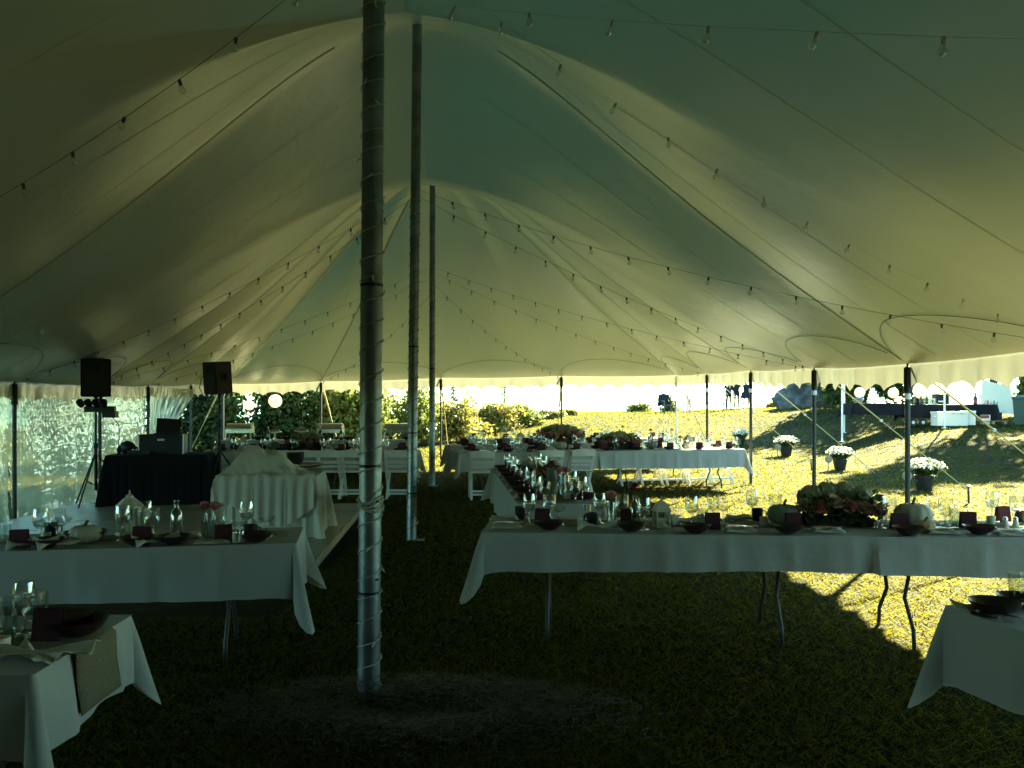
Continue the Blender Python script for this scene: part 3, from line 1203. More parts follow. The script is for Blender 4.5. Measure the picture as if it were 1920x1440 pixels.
def proto_fork():
    mb = MB()
    mb.bar((-0.09, 0, 0.008), (0.035, 0, 0.010), 0.007, 0.003)
    mb.bar((0.033, 0, 0.010), (0.055, 0, 0.007), 0.022, 0.003)
    for s in (-0.009, -0.003, 0.003, 0.009):
        mb.bar((0.053, s, 0.007), (0.098, s, 0.012), 0.003, 0.0025)
    return tag(mb.build('fork', m_silver), cat='fork')


def proto_knife():
    mb = MB()
    mb.bar((-0.10, 0, 0.008), (-0.005, 0, 0.009), 0.013, 0.007)
    mb.add([(-0.005, -0.008, 0.008), (0.095, -0.008, 0.008), (0.112, 0.004, 0.008), (-0.005, 0.008, 0.008), (-0.005, -0.008, 0.011), (0.095, -0.008, 0.010), (0.112, 0.004, 0.010), (-0.005, 0.008, 0.011)],
           [(0, 1, 2, 3), (7, 6, 5, 4), (0, 4, 5, 1), (1, 5, 6, 2), (2, 6, 7, 3), (3, 7, 4, 0)])
    return tag(mb.build('knife', m_silver), cat='knife')


def petal_rose(r, material, parent, loc, name='bloom', seed=0):
    """Rose: cupped petals in three whorls."""
    rg = random.Random(seed)
    mb = MB()
    for ring, (n, rr, h, tilt) in enumerate(((4, 0.26, 0.92, 0.04), (5, 0.48, 0.88, 0.14), (6, 0.68, 0.76, 0.26), (7, 0.82, 0.55, 0.45))):
        for k in range(n):
            a0 = 2 * PI * (k + rg.random() * 0.5) / n + ring
            wd = 1.25 * PI / n * 2.2
            rows = []
            for i in range(5):
                t = i / 4
                row = []
                for j in range(5):
                    s = j / 4 - 0.5
                    a = a0 + s * wd * (0.6 + 0.6 * math.sin(PI * min(1, t + 0.25)))
                    rad = r * (0.12 + rr * (t ** 0.7) * (0.85 + tilt * t))
                    zz = r * (-0.55 + (0.45 + h) * t - tilt * 0.55 * t * t) - r * 0.10 * (2 * s) ** 2 * t
                    row.append((rad * math.cos(a), rad * math.sin(a), zz))
                rows.append(row)
            mb.grid(rows)
    mb.ico((0, 0, -0.1 * r), r * 0.45, 1)
    return mb.build(name, material, parent, smooth=True, loc=loc, fix=False)


def dahlia(r, parent, loc, material=None, seed=0):
    rg = random.Random(seed)
    mb = MB()
    n = 90
    for k in range(n):
        z = 1 - 1.55 * (k + 0.5) / n
        a = k * 2.39996
        s = math.sqrt(max(0, 1 - z * z))
        d = Vector((s * math.cos(a), s * math.sin(a), z))
        sd = d.cross(Vector((0, 0, 1))).normalized() if abs(z) < 0.99 else Vector((1, 0, 0))
        b = d * r * 0.25
        m1 = d * r * 0.7 + Vector((0, 0, 0.05 * r))
        tip = d * r * rg.uniform(0.92, 1.1)
        w = r * 0.16
        mb.add([b, m1 + sd * w, tip, m1 - sd * w], [(0, 1, 2, 3)])
    return mb.build('bloom', material or m_dahlia, parent, loc=loc, fix=False)


def leaf_patch(pts, size, seed, squash=1.0):
    """Leaf-shaped quads at the given points."""
    rg = random.Random(seed)
    mb = MB()
    for p in pts:
        d = Vector((rg.gauss(0, 1), rg.gauss(0, 1), rg.gauss(0.3, 0.7) * squash)).normalized()
        s = d.cross(Vector((rg.gauss(0, 1), rg.gauss(0, 1), rg.gauss(0, 1)))).normalized()
        L = size * rg.uniform(0.7, 1.3)
        p = Vector(p)
        mb.add([p, p + d * L * 0.5 + s * L * 0.28, p + d * L, p + d * L * 0.5 - s * L * 0.28], [(0, 1, 2, 3)])
    return mb


def rose_vase(loc, label, n=1, col=None, h=0.16, group=None):
    r = empty('rose_vase', loc, label, 'vase', group)
    MB().shell([(0.030, 0.0), (0.032, 0.01), (0.032, h - 0.01), (0.034, h)], 16).build('glass_cylinder', m_glassd, r, smooth=True, fix=False)
    MB().lathe([(0.029, 0.003), (0.0295, h * 0.6)], 14).build('water', m_water_in, r, smooth='auto')
    for k in range(n):
        dx = (k - (n - 1) / 2) * 0.062
        MB().tube([(dx * 0.2, 0, 0.01), (dx * 0.6, 0, h * 0.6), (dx, 0, h + 0.015)], 0.003, 5).build('stem', m_stem, r)
        petal_rose(0.044, col or m_rose, r, (dx, 0.004 * k, h + 0.04), seed=k + int(abs(loc[0]) * 10))
    return r


def bottle_vase(loc, label, h=0.21, flower=True, col=None, group=None):
    r = empty('bottle_vase', loc, label, 'bottle', group)
    MB().shell([(0.034, 0.0), (0.036, 0.01), (0.036, h * 0.60), (0.030, h * 0.70), (0.014, h * 0.80), (0.013, h * 0.94), (0.016, h * 0.95), (0.016, h)], 16).build('glass', m_glassd, r, smooth=True, fix=False)
    MB().lathe([(0.033, 0.004), (0.0335, h * 0.5)], 14).build('water', m_water_in, r, smooth='auto')
    if flower:
        MB().tube([(0, 0, 0.01), (0.003, 0, h), (0.0, 0, h + 0.03)], 0.003, 5).build('stem', m_stem, r)
        dahlia(0.045, r, (0, 0, h + 0.05), col)
    return r


def lantern(loc, label, h=0.20, w=0.085, hexa=False, rz=0.3, group=None):
    """Metal candle lantern: base, corner posts, glass, roof with finial."""
    r = empty('candle_lantern', loc, label, 'lantern', group, rz)
    n = 6 if hexa else 4
    R = w / 2 * (1.0 if hexa else 1.35)
    off = 0 if hexa else PI / 4

    def ring(rad, z, k):
        a = 2 * PI * k / n + off
        return (rad * math.cos(a), rad * math.sin(a), z)
    bh = h * 0.07
    body = h * (0.52 if hexa else 0.50)
    mb = MB()
    mb.lathe([(R * 1.08, 0), (R * 1.08, bh * 0.6), (R, bh)], n)
    if not hexa:
        a = Matrix.Rotation(off, 4, 'Z')
        mb.v = [tuple(a @ Vector(v)) for v in mb.v]
    mb.build('base', m_lantern, r)
    for k in range(n):
        MB().bar(ring(R * 0.95, bh, k), ring(R * 0.95, bh + body, k), 0.008).build('post', m_lantern, r)
    for k in range(n):
        p0, p1 = ring(R * 0.9, bh + 0.002, k), ring(R * 0.9, bh + 0.002, (k + 1) % n)
        t0, t1 = ring(R * 0.9, bh + body, k), ring(R * 0.9, bh + body, (k + 1) % n)
        MB().add([p0, p1, t1, t0], [(0, 1, 2, 3)]).build('pane', m_glass, r, fix=False)
    z1 = bh + body
    rb = MB()
    if hexa:
        prof = [(R * 1.10, z1), (R * 1.10, z1 + bh * 0.6), (R * 0.45, z1 + h * 0.20), (R * 0.30, z1 + h * 0.22), (R * 0.34, z1 + h * 0.25), (R * 0.12, z1 + h * 0.29)]
    else:
        prof = [(R * 1.12, z1), (R * 1.12, z1 + bh * 0.6), (R * 0.98, z1 + h * 0.12), (R * 0.72, z1 + h * 0.26), (R * 0.30, z1 + h * 0.36), (0.004, z1 + h * 0.40)]
    rb.lathe(prof, n)
    if not hexa:
        a = Matrix.Rotation(off, 4, 'Z')
        rb.v = [tuple(a @ Vector(v)) for v in rb.v]
    roof = rb.build('roof', m_lantern, r)
    MB().lathe([(0.004, 0), (0.010, 0.006), (0.004, 0.014), (0.007, 0.020), (0.001, 0.032)], 8).build('finial', m_lantern, roof, loc=(0, 0, prof[-1][1] - 0.004))
    MB().lathe([(0.022, bh), (0.022, bh + body * 0.45), (0.02, bh + body * 0.46)], 12).build('candle', m_candle, r, smooth='auto')
    return r


def pumpkin(loc, label, R=0.1, squash=0.72, material=None, group=None, seed=0):
    r = empty('pumpkin', loc, label, 'pumpkin', group)
    n, m_ = 48, 14
    rows = []
    for i in range(m_ + 1):
        t = PI * i / m_
        row = []
        for k in range(n + 1):
            a = 2 * PI * k / n
            rib = 1 - 0.075 * abs(math.cos(a * 5)) ** 4
            rad = R * math.sin(t) ** 0.85 * rib
            z = R * squash * (1 - math.cos(t)) - 0.16 * R * math.exp(-((t - PI) / 0.45) ** 2) * 1.0
            row.append((rad * math.cos(a), rad * math.sin(a), z))
        rows.append(row)
    MB().grid(rows).build('flesh', material or m_pump, r, smooth=True)
    MB().tube([(0, 0, R * squash * 1.75), (0.005, 0, R * squash * 2.1), (0.016, 0.004, R * squash * 2.3)], [0.013, 0.009, 0.010], 7).build('stalk', m_pstem, r)
    return r


def hydrangea_head(r, parent, loc, seed, material=None):
    rg = random.Random(seed)
    mb = MB()
    for k in range(120):
        z = 1 - 1.7 * (k + 0.5) / 120
        a = k * 2.39996
        s = math.sqrt(max(0, 1 - z * z))
        d = Vector((s * math.cos(a), s * math.sin(a), z))
        c = d * r * rg.uniform(0.86, 1.06)
        e1 = d.orthogonal().normalized()
        e1.rotate(Matrix.Rotation(rg.random() * 6, 3, d))
        e2 = d.cross(e1)
        q = r * 0.20
        up = d * q * 0.3
        mb.add([c, c + e1 * q + up, c + (e1 + e2) * q * 0.6 + up * .2, c + e2 * q + up, c + (e2 - e1) * q * 0.6 + up * .2, c - e1 * q + up, c - (e1 + e2) * q * .6 + up * .2, c - e2 * q + up, c + (e1 - e2) * q * .6 + up * .2],
               [(0, 1, 2), (0, 2, 3), (0, 3, 4), (0, 4, 5), (0, 5, 6), (0, 6, 7), (0, 7, 8), (0, 8, 1)])
    mb.ico((0, 0, 0), r * 0.85, 2)
    return mb.build('hydrangea_head', material or m_hyd, parent, loc=loc, fix=False)


def flower_box(loc, label, L=0.46, rz=0.0, seed=0, nr=6, nh=4, scale=1.0, group=None):
    """Low wooden box crowded with roses, hydrangea heads and leaves."""
    rg = random.Random(seed)
    r = empty('flower_box', loc, label, 'flowers', group, rz)
    r.scale = (scale,) * 3
    mb = MB()
    W, H = 0.15, 0.050
    mb.box((0, -W / 2, H / 2), (L * 0.86, 0.012, H)).box((0, W / 2, H / 2), (L * 0.86, 0.012, H)).box((-L * 0.43 + .004, 0, H / 2), (0.012, W - 0.014, H)).box((L * 0.43 - .004, 0, H / 2), (0.012, W - 0.014, H)).box((0, 0, 0.01), (L * 0.84, W - 0.02, 0.012))
    mb.build('box', m_box, r)
    pts = [(rg.uniform(-L / 2, L / 2), rg.uniform(-0.13, 0.10), rg.uniform(0.02, 0.19)) for _ in range(480)]
    leaf_patch(pts, 0.065, seed).build('leaves', m_leaf, r, fix=False)
    for k in range(nh):
        x = -L * 0.32 + L * 0.64 * k / max(1, nh - 1)
        hydrangea_head(0.068 + 0.008 * rg.random(), r, (x, rg.uniform(0.0, 0.05), 0.185 + 0.03 * math.sin(PI * k / max(1, nh - 1))), seed + k)
    for k in range(nr):
        x = -L * 0.46 + L * 0.92 * k / max(1, nr - 1)
        b = petal_rose(0.050, m_rose if k % 2 else m_rosec, r, (x, -0.105 - 0.015 * rg.random(), 0.100 + 0.05 * rg.random() + 0.03 * math.sin(PI * k / (nr - 1))), seed=seed + k)
        b.rotation_euler = (0.75, rg.uniform(-.4, .4), 0)
    for k in range(3):
        b = dahlia(0.035, r, (rg.uniform(-L / 2, L / 2), -0.07, 0.10 + 0.08 * rg.random()), seed=k)
        b.rotation_euler = (0.8, 0, 0)
    return r


def shaker_proto():
    r = empty('shaker', (0, 0, 0), cat='shaker')
    MB().lathe([(0.022, 0.0), (0.024, 0.006), (0.019, 0.035), (0.015, 0.055)], 12).build('body', m_ceram, r, smooth='auto')
    MB().lathe([(0.0155, 0.055), (0.016, 0.066), (0.010, 0.074), (0.001, 0.076)], 12).build('cap', m_silver, r, smooth='auto')
    return r


def votive_proto():
    r = empty('votive_candle', (0, 0, 0), cat='candle')
    MB().lathe([(0.026, 0.0), (0.028, 0.004), (0.030, 0.055), (0.028, 0.055), (0.026, 0.048), (0.001, 0.047)], 14).build('wax', m_candle, r, smooth='auto')
    MB().tube([(0, 0, 0.046), (0.001, 0, 0.060)], 0.0012, 4).build('wick', m_black, r)
    return r


def cup_proto():
    r = empty('dark_mug', (0, 0, 0), cat='mug')
    MB().lathe([(0.034, 0.0), (0.038, 0.006), (0.040, 0.09), (0.036, 0.09), (0.034, 0.012), (0.001, 0.010)], 16).build('body', m_cup, r, smooth='auto')
    MB().tube([(0.038, 0, 0.075), (0.062, 0, 0.068), (0.064, 0, 0.035), (0.038, 0, 0.022)], 0.005, 6).build('handle', m_cup, r, smooth=True)
    return r


PR = dict(wine=proto_wine(), goblet=proto_goblet(), coupe=proto_coupe(), tumbler=proto_tumbler(), bowl=proto_bowl(), card=proto_card(), napkin=proto_napkin(1),
          fan=proto_fan_napkin(), fork=proto_fork(), knife=proto_knife(), shaker=shaker_proto(), votive=votive_proto(), mug=cup_proto())
DESC = dict(wine='tall clear wine glass', goblet='short-stemmed clear goblet', coupe='wide shallow champagne coupe', tumbler='straight grey tumbler', bowl='shallow oxblood bowl', card='burgundy folded card',
            napkin='cream folded napkin', fan='cream twisted napkin with lifted tips', fork='steel fork', knife='steel knife', shaker='white ceramic shaker', votive='ivory votive candle', mug='dark mug with a handle')
PLACED = {}          # (table number, kind) -> objects, labelled at the end


def put(tn, kind, loc, rz=0.0, s=1.0):
    o = place(PR[kind], USED, loc, rz, s)
    PLACED.setdefault((tn, kind), []).append(o)
    return o


def ordinal(n):
    W = ['first', 'second', 'third', 'fourth', 'fifth', 'sixth', 'seventh', 'eighth', 'ninth', 'tenth', 'eleventh', 'twelfth', 'thirteenth', 'fourteenth', 'fifteenth',
         'sixteenth', 'seventeenth', 'eighteenth', 'nineteenth', 'twentieth']
    return W[n - 1] if n <= 20 else ('twenty-' + W[n - 21] if n < 30 else str(n) + 'th')


SHORT = {1: 'near right table', 2: 'lower right corner table', 3: 'lower left corner table', 4: 'left middle table', 5: 'narrow table running away', 6: 'front far right table', 7: 'middle far right table',
         8: 'rearmost far right table', 9: 'far left table', 10: 'buffet table', 11: 'bar table'}


def label_placed():
    for (tn, kind), lst in PLACED.items():
        lst.sort(key=lambda o: o.matrix_basis.translation.x / max(0.5, o.matrix_basis.translation.y))
        for i, o in enumerate(lst):
            if len(lst) == 1:
                o['label'] = DESC[kind] + ' on the ' + SHORT[tn]
            else:
                o['label'] = DESC[kind] + ', ' + ordinal(i + 1) + ' from the left on the ' + SHORT[tn]
            o['group'] = kind_group(kind)


def kind_group(kind):
    return {'wine': 'wine glasses', 'goblet': 'goblets', 'coupe': 'champagne coupes', 'tumbler': 'tumblers', 'bowl': 'oxblood bowls', 'card': 'burgundy cards', 'napkin': 'folded napkins', 'fan': 'twisted napkins',
            'fork': 'forks', 'knife': 'knives', 'shaker': 'shakers', 'votive': 'votive candles', 'mug': 'dark mugs'}[kind]


def setting(tn, px, py, rz=0.0, card=True):
    """Napkin with fork and knife."""
    fr = TABLES[tn]
    p = fr.px(px, py)
    put(tn, 'napkin', p, rz)
    put(tn, 'fork', (p[0] - 0.01, p[1] - 0.012, p[2] + 0.028), rz + 0.15)
    put(tn, 'knife', (p[0] + 0.02, p[1] + 0.018, p[2] + 0.028), rz - 0.1)


# ---------------------------------------------------------------- near right table, item by item (left to right)
def near_right_table():
    f = T1
    rz = T1.rz
    setting(1, 950, 990, rz + 0.05)
    for kind, px, py, a in [
        ('napkin', 945, 975, 0.1), ('wine', 992, 984, 0), ('card', 1017, 983, -0.3), ('bowl', 1030, 992, 0), ('goblet', 1030, 974, 0), ('coupe', 1048, 984, 0), ('mug', 975, 972, 0.4),
        ('mug', 1110, 985, 2.5), ('wine', 1124, 982, 0), ('tumbler', 1098, 975, 0), ('fan', 1120, 993, 0), ('card', 1178, 984, 0.1), ('bowl', 1183, 996, 0), ('wine', 1207, 994, 0), ('goblet', 1166, 974, 0),
        ('votive', 1262, 980, 0), ('fan', 1288, 982, 0.3), ('wine', 1297, 990, 0), ('tumbler', 1318, 984, 0), ('card', 1336, 992, -0.05), ('bowl', 1305, 999, 0), ('goblet', 1336, 972, 0), ('coupe', 1356, 982, 0),
        ('wine', 1410, 975, 0), ('mug', 1420, 976, 0), ('goblet', 1450, 972, 0), ('votive', 1432, 984, 0), ('napkin', 1385, 972, 0),
        ('card', 1487, 992, 0), ('bowl', 1477, 1000, 0), ('wine', 1650, 990, 0), ('goblet', 1668, 985, 0), ('card', 1685, 993, 0), ('bowl', 1703, 1003, 0), ('card', 1815, 990, -0.1), ('bowl', 1836, 1001, 0),
        ('goblet', 1773, 984, 0), ('tumbler', 1790, 984, 0), ('wine', 1846, 974, 0), ('votive', 1858, 982, 0), ('card', 1872, 976, 0.3), ('goblet', 1890, 974, 0), ('shaker', 1885, 990, 0), ('shaker', 1904, 990, 0),
            ('mug', 1912, 978, 0), ('coupe', 1745, 975, 0)]:
        put(1, kind, f.px(px, py), rz + a, 1.12 if kind in ('wine', 'goblet') else 1.0)
    for px, py, a in ((1388, 997, 0.05), (1552, 998, -0.05), (1765, 1000, 0.0), (1895, 1003, 0.05)):
        setting(1, px, py, rz + a)
    rose_vase(f.px(1146, 986), 'tall glass cylinder with one peach rose on the near right table', 1, h=0.17)
    bottle_vase(f.px(1190, 984), 'clear bottle with a burgundy dahlia on the near right table', h=0.205)
    lantern(f.px(1240, 989), 'small cream arched lantern on the near right table', h=0.195, w=0.098, rz=T1.rz + 0.25)
    rose_vase(f.px(1655, 978), 'low glass with a peach rose between flower box and pale pumpkin', 1, h=0.07)
    pumpkin(f.px(1470, 985), 'grey-green pumpkin beside the rose and hydrangea box', 0.115, 0.68, m_pumpo)
    pumpkin(f.px(1712, 988), 'large pale pumpkin on the near right table', 0.125, 0.70, m_pump)
    pumpkin(f.px(1735, 997), 'small blush pumpkin in front of the large pale pumpkin', 0.065, 0.62, m_peach)
    flower_box(f.px(1568, 984), 'wide box of peach roses and pale hydrangeas on the near right table', L=0.50, rz=T1.rz, seed=3, nr=6, nh=4, scale=1.05)


near_right_table()


# ---------------------------------------------------------------- left middle table
def left_middle_table():
    f = T4
    rz = f.rz
    for kind, px, py, a in [
        ('card', 32, 1030, 0), ('wine', 76, 1022, 0), ('fan', 40, 1038, 0.2), ('fan', 92, 1036, 0.6), ('bowl', 68, 1036, 0), ('votive', 86, 1016, 0), ('goblet', 108, 1008, 0), ('mug', 96, 1006, 0), ('coupe', 120, 1008, 0), ('tumbler', 8, 1018, 0),
        ('wine', 230, 1014, 0), ('card', 258, 1027, 0), ('goblet', 285, 1006, 0), ('wine', 272, 1002, 0), ('bowl', 320, 1024, 0), ('fan', 285, 1028, 0.5), ('bowl', 245, 1030, 0),
        ('goblet', 410, 1008, 0), ('card', 418, 1018, 0.2), ('coupe', 446, 1020, 0), ('napkin', 393, 1024, 0), ('shaker', 436, 1022, 0), ('shaker', 446, 1024, 0), ('bowl', 478, 1019, 0), ('wine', 462, 1003, 0), ('coupe', 500, 1006, 0), ('mug', 470, 1010, 0),
            ('tumbler', 388, 1010, 0), ('napkin', 345, 1008, 0.0)]:
        put(4, kind, f.px(px, py), rz + a, 1.12 if kind in ('wine', 'goblet') else 1.0)
    lantern(f.px(243, 1003), 'large white six-sided lantern on the left middle table', h=0.30, w=0.16, hexa=True, rz=0.2)
    bottle_vase(f.px(331, 1008), 'plain clear bottle of water on the left middle table', h=0.235, flower=False)
    rose_vase(f.px(393, 1010), 'glass cylinder with two pink roses on the left middle table', 2, m_rosep, h=0.16)
    pumpkin(f.px(160, 1018), 'pale pumpkin in a dark dish on the left middle table', 0.095, 0.62, m_pump)
    o = put(4, 'bowl', f.px(160, 1016), 0, 1.25)


left_middle_table()


# ---------------------------------------------------------------- lower left and lower right corner tables
def corner_tables():
    f = T3
    for kind, px, py, s in [('tumbler', 8, 1192, 1.2), ('wine', 45, 1190, 1.0), ('goblet', 66, 1192, 1.0), ('card', 92, 1198, 1.0), ('bowl', 150, 1190, 1.08), ('bowl', 120, 1180, 1.0), ('votive', 2, 1225, 1.0)]:
        put(3, kind, f.px(px, py), f.rz, s)
    put(3, 'fan', f.px(95, 1232), f.rz + 0.1, (1.3, 1.0, 0.7))
    put(3, 'fan', f.px(165, 1236), f.rz - 0.5, (0.9, 0.8, 0.6))
    f = T2
    put(2, 'bowl', f.px(1866, 1152), 0, 1.02)
    put(2, 'bowl', f.px(1912, 1138), 0, 0.9)
    put(2, 'fan', f.px(1800, 1146), 0.4, (0.8, 0.8, 0.6))
    x = f.px(1912, 1138)
    put(2, 'tumbler', (x[0], x[1], x[2] + 0.012), 0, 1.15)
    put(2, 'knife', f.px(1800, 1165), -0.5, 1.2)


corner_tables()


# ---------------------------------------------------------------- narrow table running away
def narrow_table():
    rg = random.Random(11)
    f = T5
    L = f.L
    for k in range(7):
        s = -L / 2 + 0.32 + k * (L - 0.6) / 6
        for side in (-1, 1):
            t = side * 0.26
            put(5, 'bowl', f.P(s, t, 0.004), 0)
            if side < 0 or k % 2 == 0:
                put(5, 'card', f.P(s + 0.02, side * 0.17, 0.004), f.rz + PI / 2 + rg.uniform(-.3, .3))
            put(5, 'wine', f.P(s + 0.15, side * 0.20, 0.004), 0, 1.1)
            put(5, 'goblet', f.P(s + 0.20, side * 0.13, 0.004), 0, 1.1)
            if k % 2:
                put(5, 'coupe', f.P(s + 0.12, side * 0.11, 0.004), 0, 1.1)
            put(5, 'napkin', f.P(s - 0.16, side * 0.26, 0.004), f.rz + PI / 2)
    put(5, 'votive', f.P(L / 2 - 0.35, 0.1, 0.004))
    put(5, 'shaker', f.P(L / 2 - 0.5, 0.24, 0.004), 0, 1.3)
    put(5, 'shaker', f.P(L / 2 - 0.42, 0.29, 0.004), 0, 1.3)
    rose_vase(f.P(L / 2 - 0.62, 0.10, 0.004), 'glass cylinder with coral roses on the narrow table running away', 2, m_rosep, h=0.19)
    r = empty('pitcher', f.P(L / 2 - 0.78, 0.02, 0.004), 'tall pale stoneware pitcher on the narrow table', 'pitcher')
    MB().lathe([(0.048, 0), (0.055, 0.03), (0.052, 0.14), (0.044, 0.20), (0.052, 0.235), (0.048, 0.235), (0.040, 0.20), (0.03, 0.02), (0.001, 0.015)], 18).build('body', m_pumpo, r, smooth='auto')
    MB().tube([(0.045, 0, 0.21), (0.085, 0, 0.19), (0.088, 0, 0.10), (0.052, 0, 0.06)], 0.007, 6).build('handle', m_pumpo, r, smooth=True)
    flower_box(f.P(0.45, 0.0, 0.004), 'dark leafy flower box in the middle of the narrow table', L=0.42, rz=f.rz + PI / 2, seed=21, nr=4, nh=2)
    bottle_vase(f.P(0.95, 0.05, 0.004), 'bottle with a burgundy dahlia near the front of the narrow table', h=0.2)
    bottle_vase(f.P(-0.9, 0.02, 0.004), 'bottle with a burgundy dahlia at the rear of the narrow table', h=0.24)
    pumpkin(f.P(-0.35, 0.04, 0.004), 'small grey pumpkin on the narrow table', 0.09, 0.65, m_pumpo)


narrow_table()


# ---------------------------------------------------------------- far rows
def far_row(tn, seed, n, vases):
    rg = random.Random(seed)
    f = TABLES[tn]
    for k in range(n):
        s = -f.L / 2 + 0.30 + k * (f.L - 0.55) / (n - 1)
        for side in (-1, 1):
            if side > 0 and tn in (7, 8) and k % 2:
                continue
            put(tn, 'card', f.P(s + rg.uniform(-.05, .05), side * 0.25, 0.004), f.rz + rg.uniform(-.4, .4), 1.15)
            put(tn, 'bowl', f.P(s - 0.02, side * 0.31, 0.004))
            put(tn, 'wine', f.P(s + 0.17, side * 0.23 + rg.uniform(-.03, .03), 0.004), 0, 1.1)
            put(tn, 'goblet', f.P(s + 0.24, side * 0.16, 0.004), 0, 1.1)
            if k % 2 == 0 and side < 0:
                put(tn, 'napkin', f.P(s - 0.20, side * 0.29, 0.004), f.rz)
    for (kind, s, lab) in vases:
        p = f.P(s, rg.uniform(-0.06, 0.06), 0.004)
        if kind == 'dahlia':
            bottle_vase(p, lab, h=0.22)
        elif kind == 'pink':
            bottle_vase(p, lab, h=0.22, col=m_rosep)
        elif kind == 'rose':
            rose_vase(p, lab, 1, h=0.17)
        elif kind == 'lantern':
            lantern(p, lab, h=0.26, w=0.13)
        elif kind == 'hex':
            lantern(p, lab, h=0.33, w=0.17, hexa=True)
        elif kind == 'pumpkin':
            pumpkin(p, lab, 0.12, 0.66, m_pumpo if rg.random() < .5 else m_pump)
        elif kind == 'box':
            flower_box(p, lab, L=0.62, rz=f.rz, seed=seed + int(s * 7), nr=7, nh=5, scale=1.15)
        elif kind == 'mound':
            flower_box(p, lab, L=0.62, rz=f.rz, seed=seed + 5, nr=7, nh=6, scale=1.45)


far_row(6, 31, 9, [('box', 0.35, 'wide box of pale hydrangeas on the front far right table'), ('dahlia', -1.0, 'bottle with a dark dahlia left of the hydrangea box, front far table'), ('pumpkin', -0.75, 'pumpkin left of the hydrangea box on the front far table'),
                   ('pumpkin', 1.0, 'pumpkin right of the hydrangea box on the front far table'), ('rose', 1.55, 'glass with a rose near the sunlit end of the front far table'), ('lantern', 1.75, 'small lantern at the sunlit part of the front far table'),
                   ('dahlia', -1.95, 'bottle with a dahlia near the left end of the front far table'), ('pink', 2.2, 'bottle with a pink bloom at the sunlit end of the front far table')])
far_row(7, 37, 8, [('mound', -0.35, 'tall mound of roses and hydrangeas on the middle far right table'), ('dahlia', 1.6, 'bottle with a red dahlia in the sun on the middle far table'), ('dahlia', 2.1, 'bottle with a red dahlia at the sunny end of the middle far table'),
                   ('pumpkin', -1.5, 'pumpkin left of the tall flower mound on the middle far table'), ('hex', 0.95, 'white six-sided lantern on the middle far right table'), ('dahlia', -1.95, 'bottle with a dahlia near the left end of the middle far table'),
                   ('lantern', -1.2, 'arched lantern left of the tall flower mound')])
far_row(8, 41, 7, [('lantern', 0.4, 'arched lantern on the rearmost far right table'), ('dahlia', -0.9, 'bottle with a burgundy dahlia on the rearmost table'), ('pink', 1.4, 'bottle with a pink bloom on the rearmost table'), ('hex', -1.5, 'white six-sided lantern on the rearmost table')])
far_row(9, 43, 7, [('box', -0.15, 'dark flower box in the middle of the far left table'), ('pumpkin', 0.45, 'pumpkin right of the dark flower box on the far left table'), ('pumpkin', -0.75, 'pumpkin left of the dark flower box on the far left table'),
                   ('dahlia', 1.3, 'bottle with a dahlia near the right end of the far left table'), ('lantern', -1.3, 'arched lantern near the left end of the far left table')])

# ================================================================ STRING LIGHTS UNDER THE CANOPY
m_cord = mat('light_cord', (0.10, 0.10, 0.085), rough=0.7)
m_socket = mat('bulb_socket', (0.10, 0.10, 0.09), rough=0.6)
m_socketw = mat('pale_socket', (0.62, 0.60, 0.50), rough=0.6)
m_bulbglass = glass_mat('bulb_glass', (0.94, 0.95, 0.92), refl=0.18)
ME_SOCK = MB().lathe([(0.013, 0.0), (0.015, -0.01), (0.015, -0.045), (0.012, -0.05)], 10).mesh('socket')
ME_SOCKW = ME_SOCK.copy()
ME_SOCK.materials.append(m_socket)
ME_SOCKW.materials.append(m_socketw)
ME_BULB = MB().lathe([(0.010, -0.048), (0.014, -0.056), (0.027, -0.078), (0.030, -0.092), (0.026, -0.108), (0.014, -0.119), (0.001, -0.122)], 12).mesh('bulb')
ME_BULB.materials.append(m_bulbglass)
ME_BULB.polygons.foreach_set('use_smooth', [True] * len(ME_BULB.polygons))


def light_string(k, z0, eave_i, n, label, t0=0.06, t1=0.96, sag=0.25, pale=False, seed=0):
    cx, cyy = CENTRE[k]
    e = EAVE[eave_i]
    A = Vector((cx, cyy, z0))
    B = Vector((e[0], e[1], e[2] - 0.03))
    r = empty('light_string', A, label, 'light string', 'bulb strings from the centre poles')
    rg = random.Random(seed)

    def at(t):
        p = A.lerp(B, t) - A
        p.z -= sag * 4 * t * (1 - t) * (1 + 0.25 * (1 - t))
        return p
    pts = [at(t) for t in np.linspace(0, 1, 48)]
    MB().tube(pts, 0.0010 if pale else 0.0020, 5).build('cord', m_socketw if pale else m_cord, r)
    for j in range(n):
        t = t0 + (t1 - t0) * j / (n - 1)
        p = at(t)
        s = bpy.data.objects.new('socket', ME_SOCKW if pale else ME_SOCK)
        COL.objects.link(s)
        s.parent = r
        s.scale = (0.60 if pale else 0.72,) * 3
        s.location = p
        s.rotation_euler = (rg.uniform(-0.3, 0.3), rg.uniform(-0.3, 0.3) + (0.3 if pale else 0), 0)
        b = bpy.data.objects.new('bulb', ME_BULB)
        COL.objects.link(b)
        b.parent = s


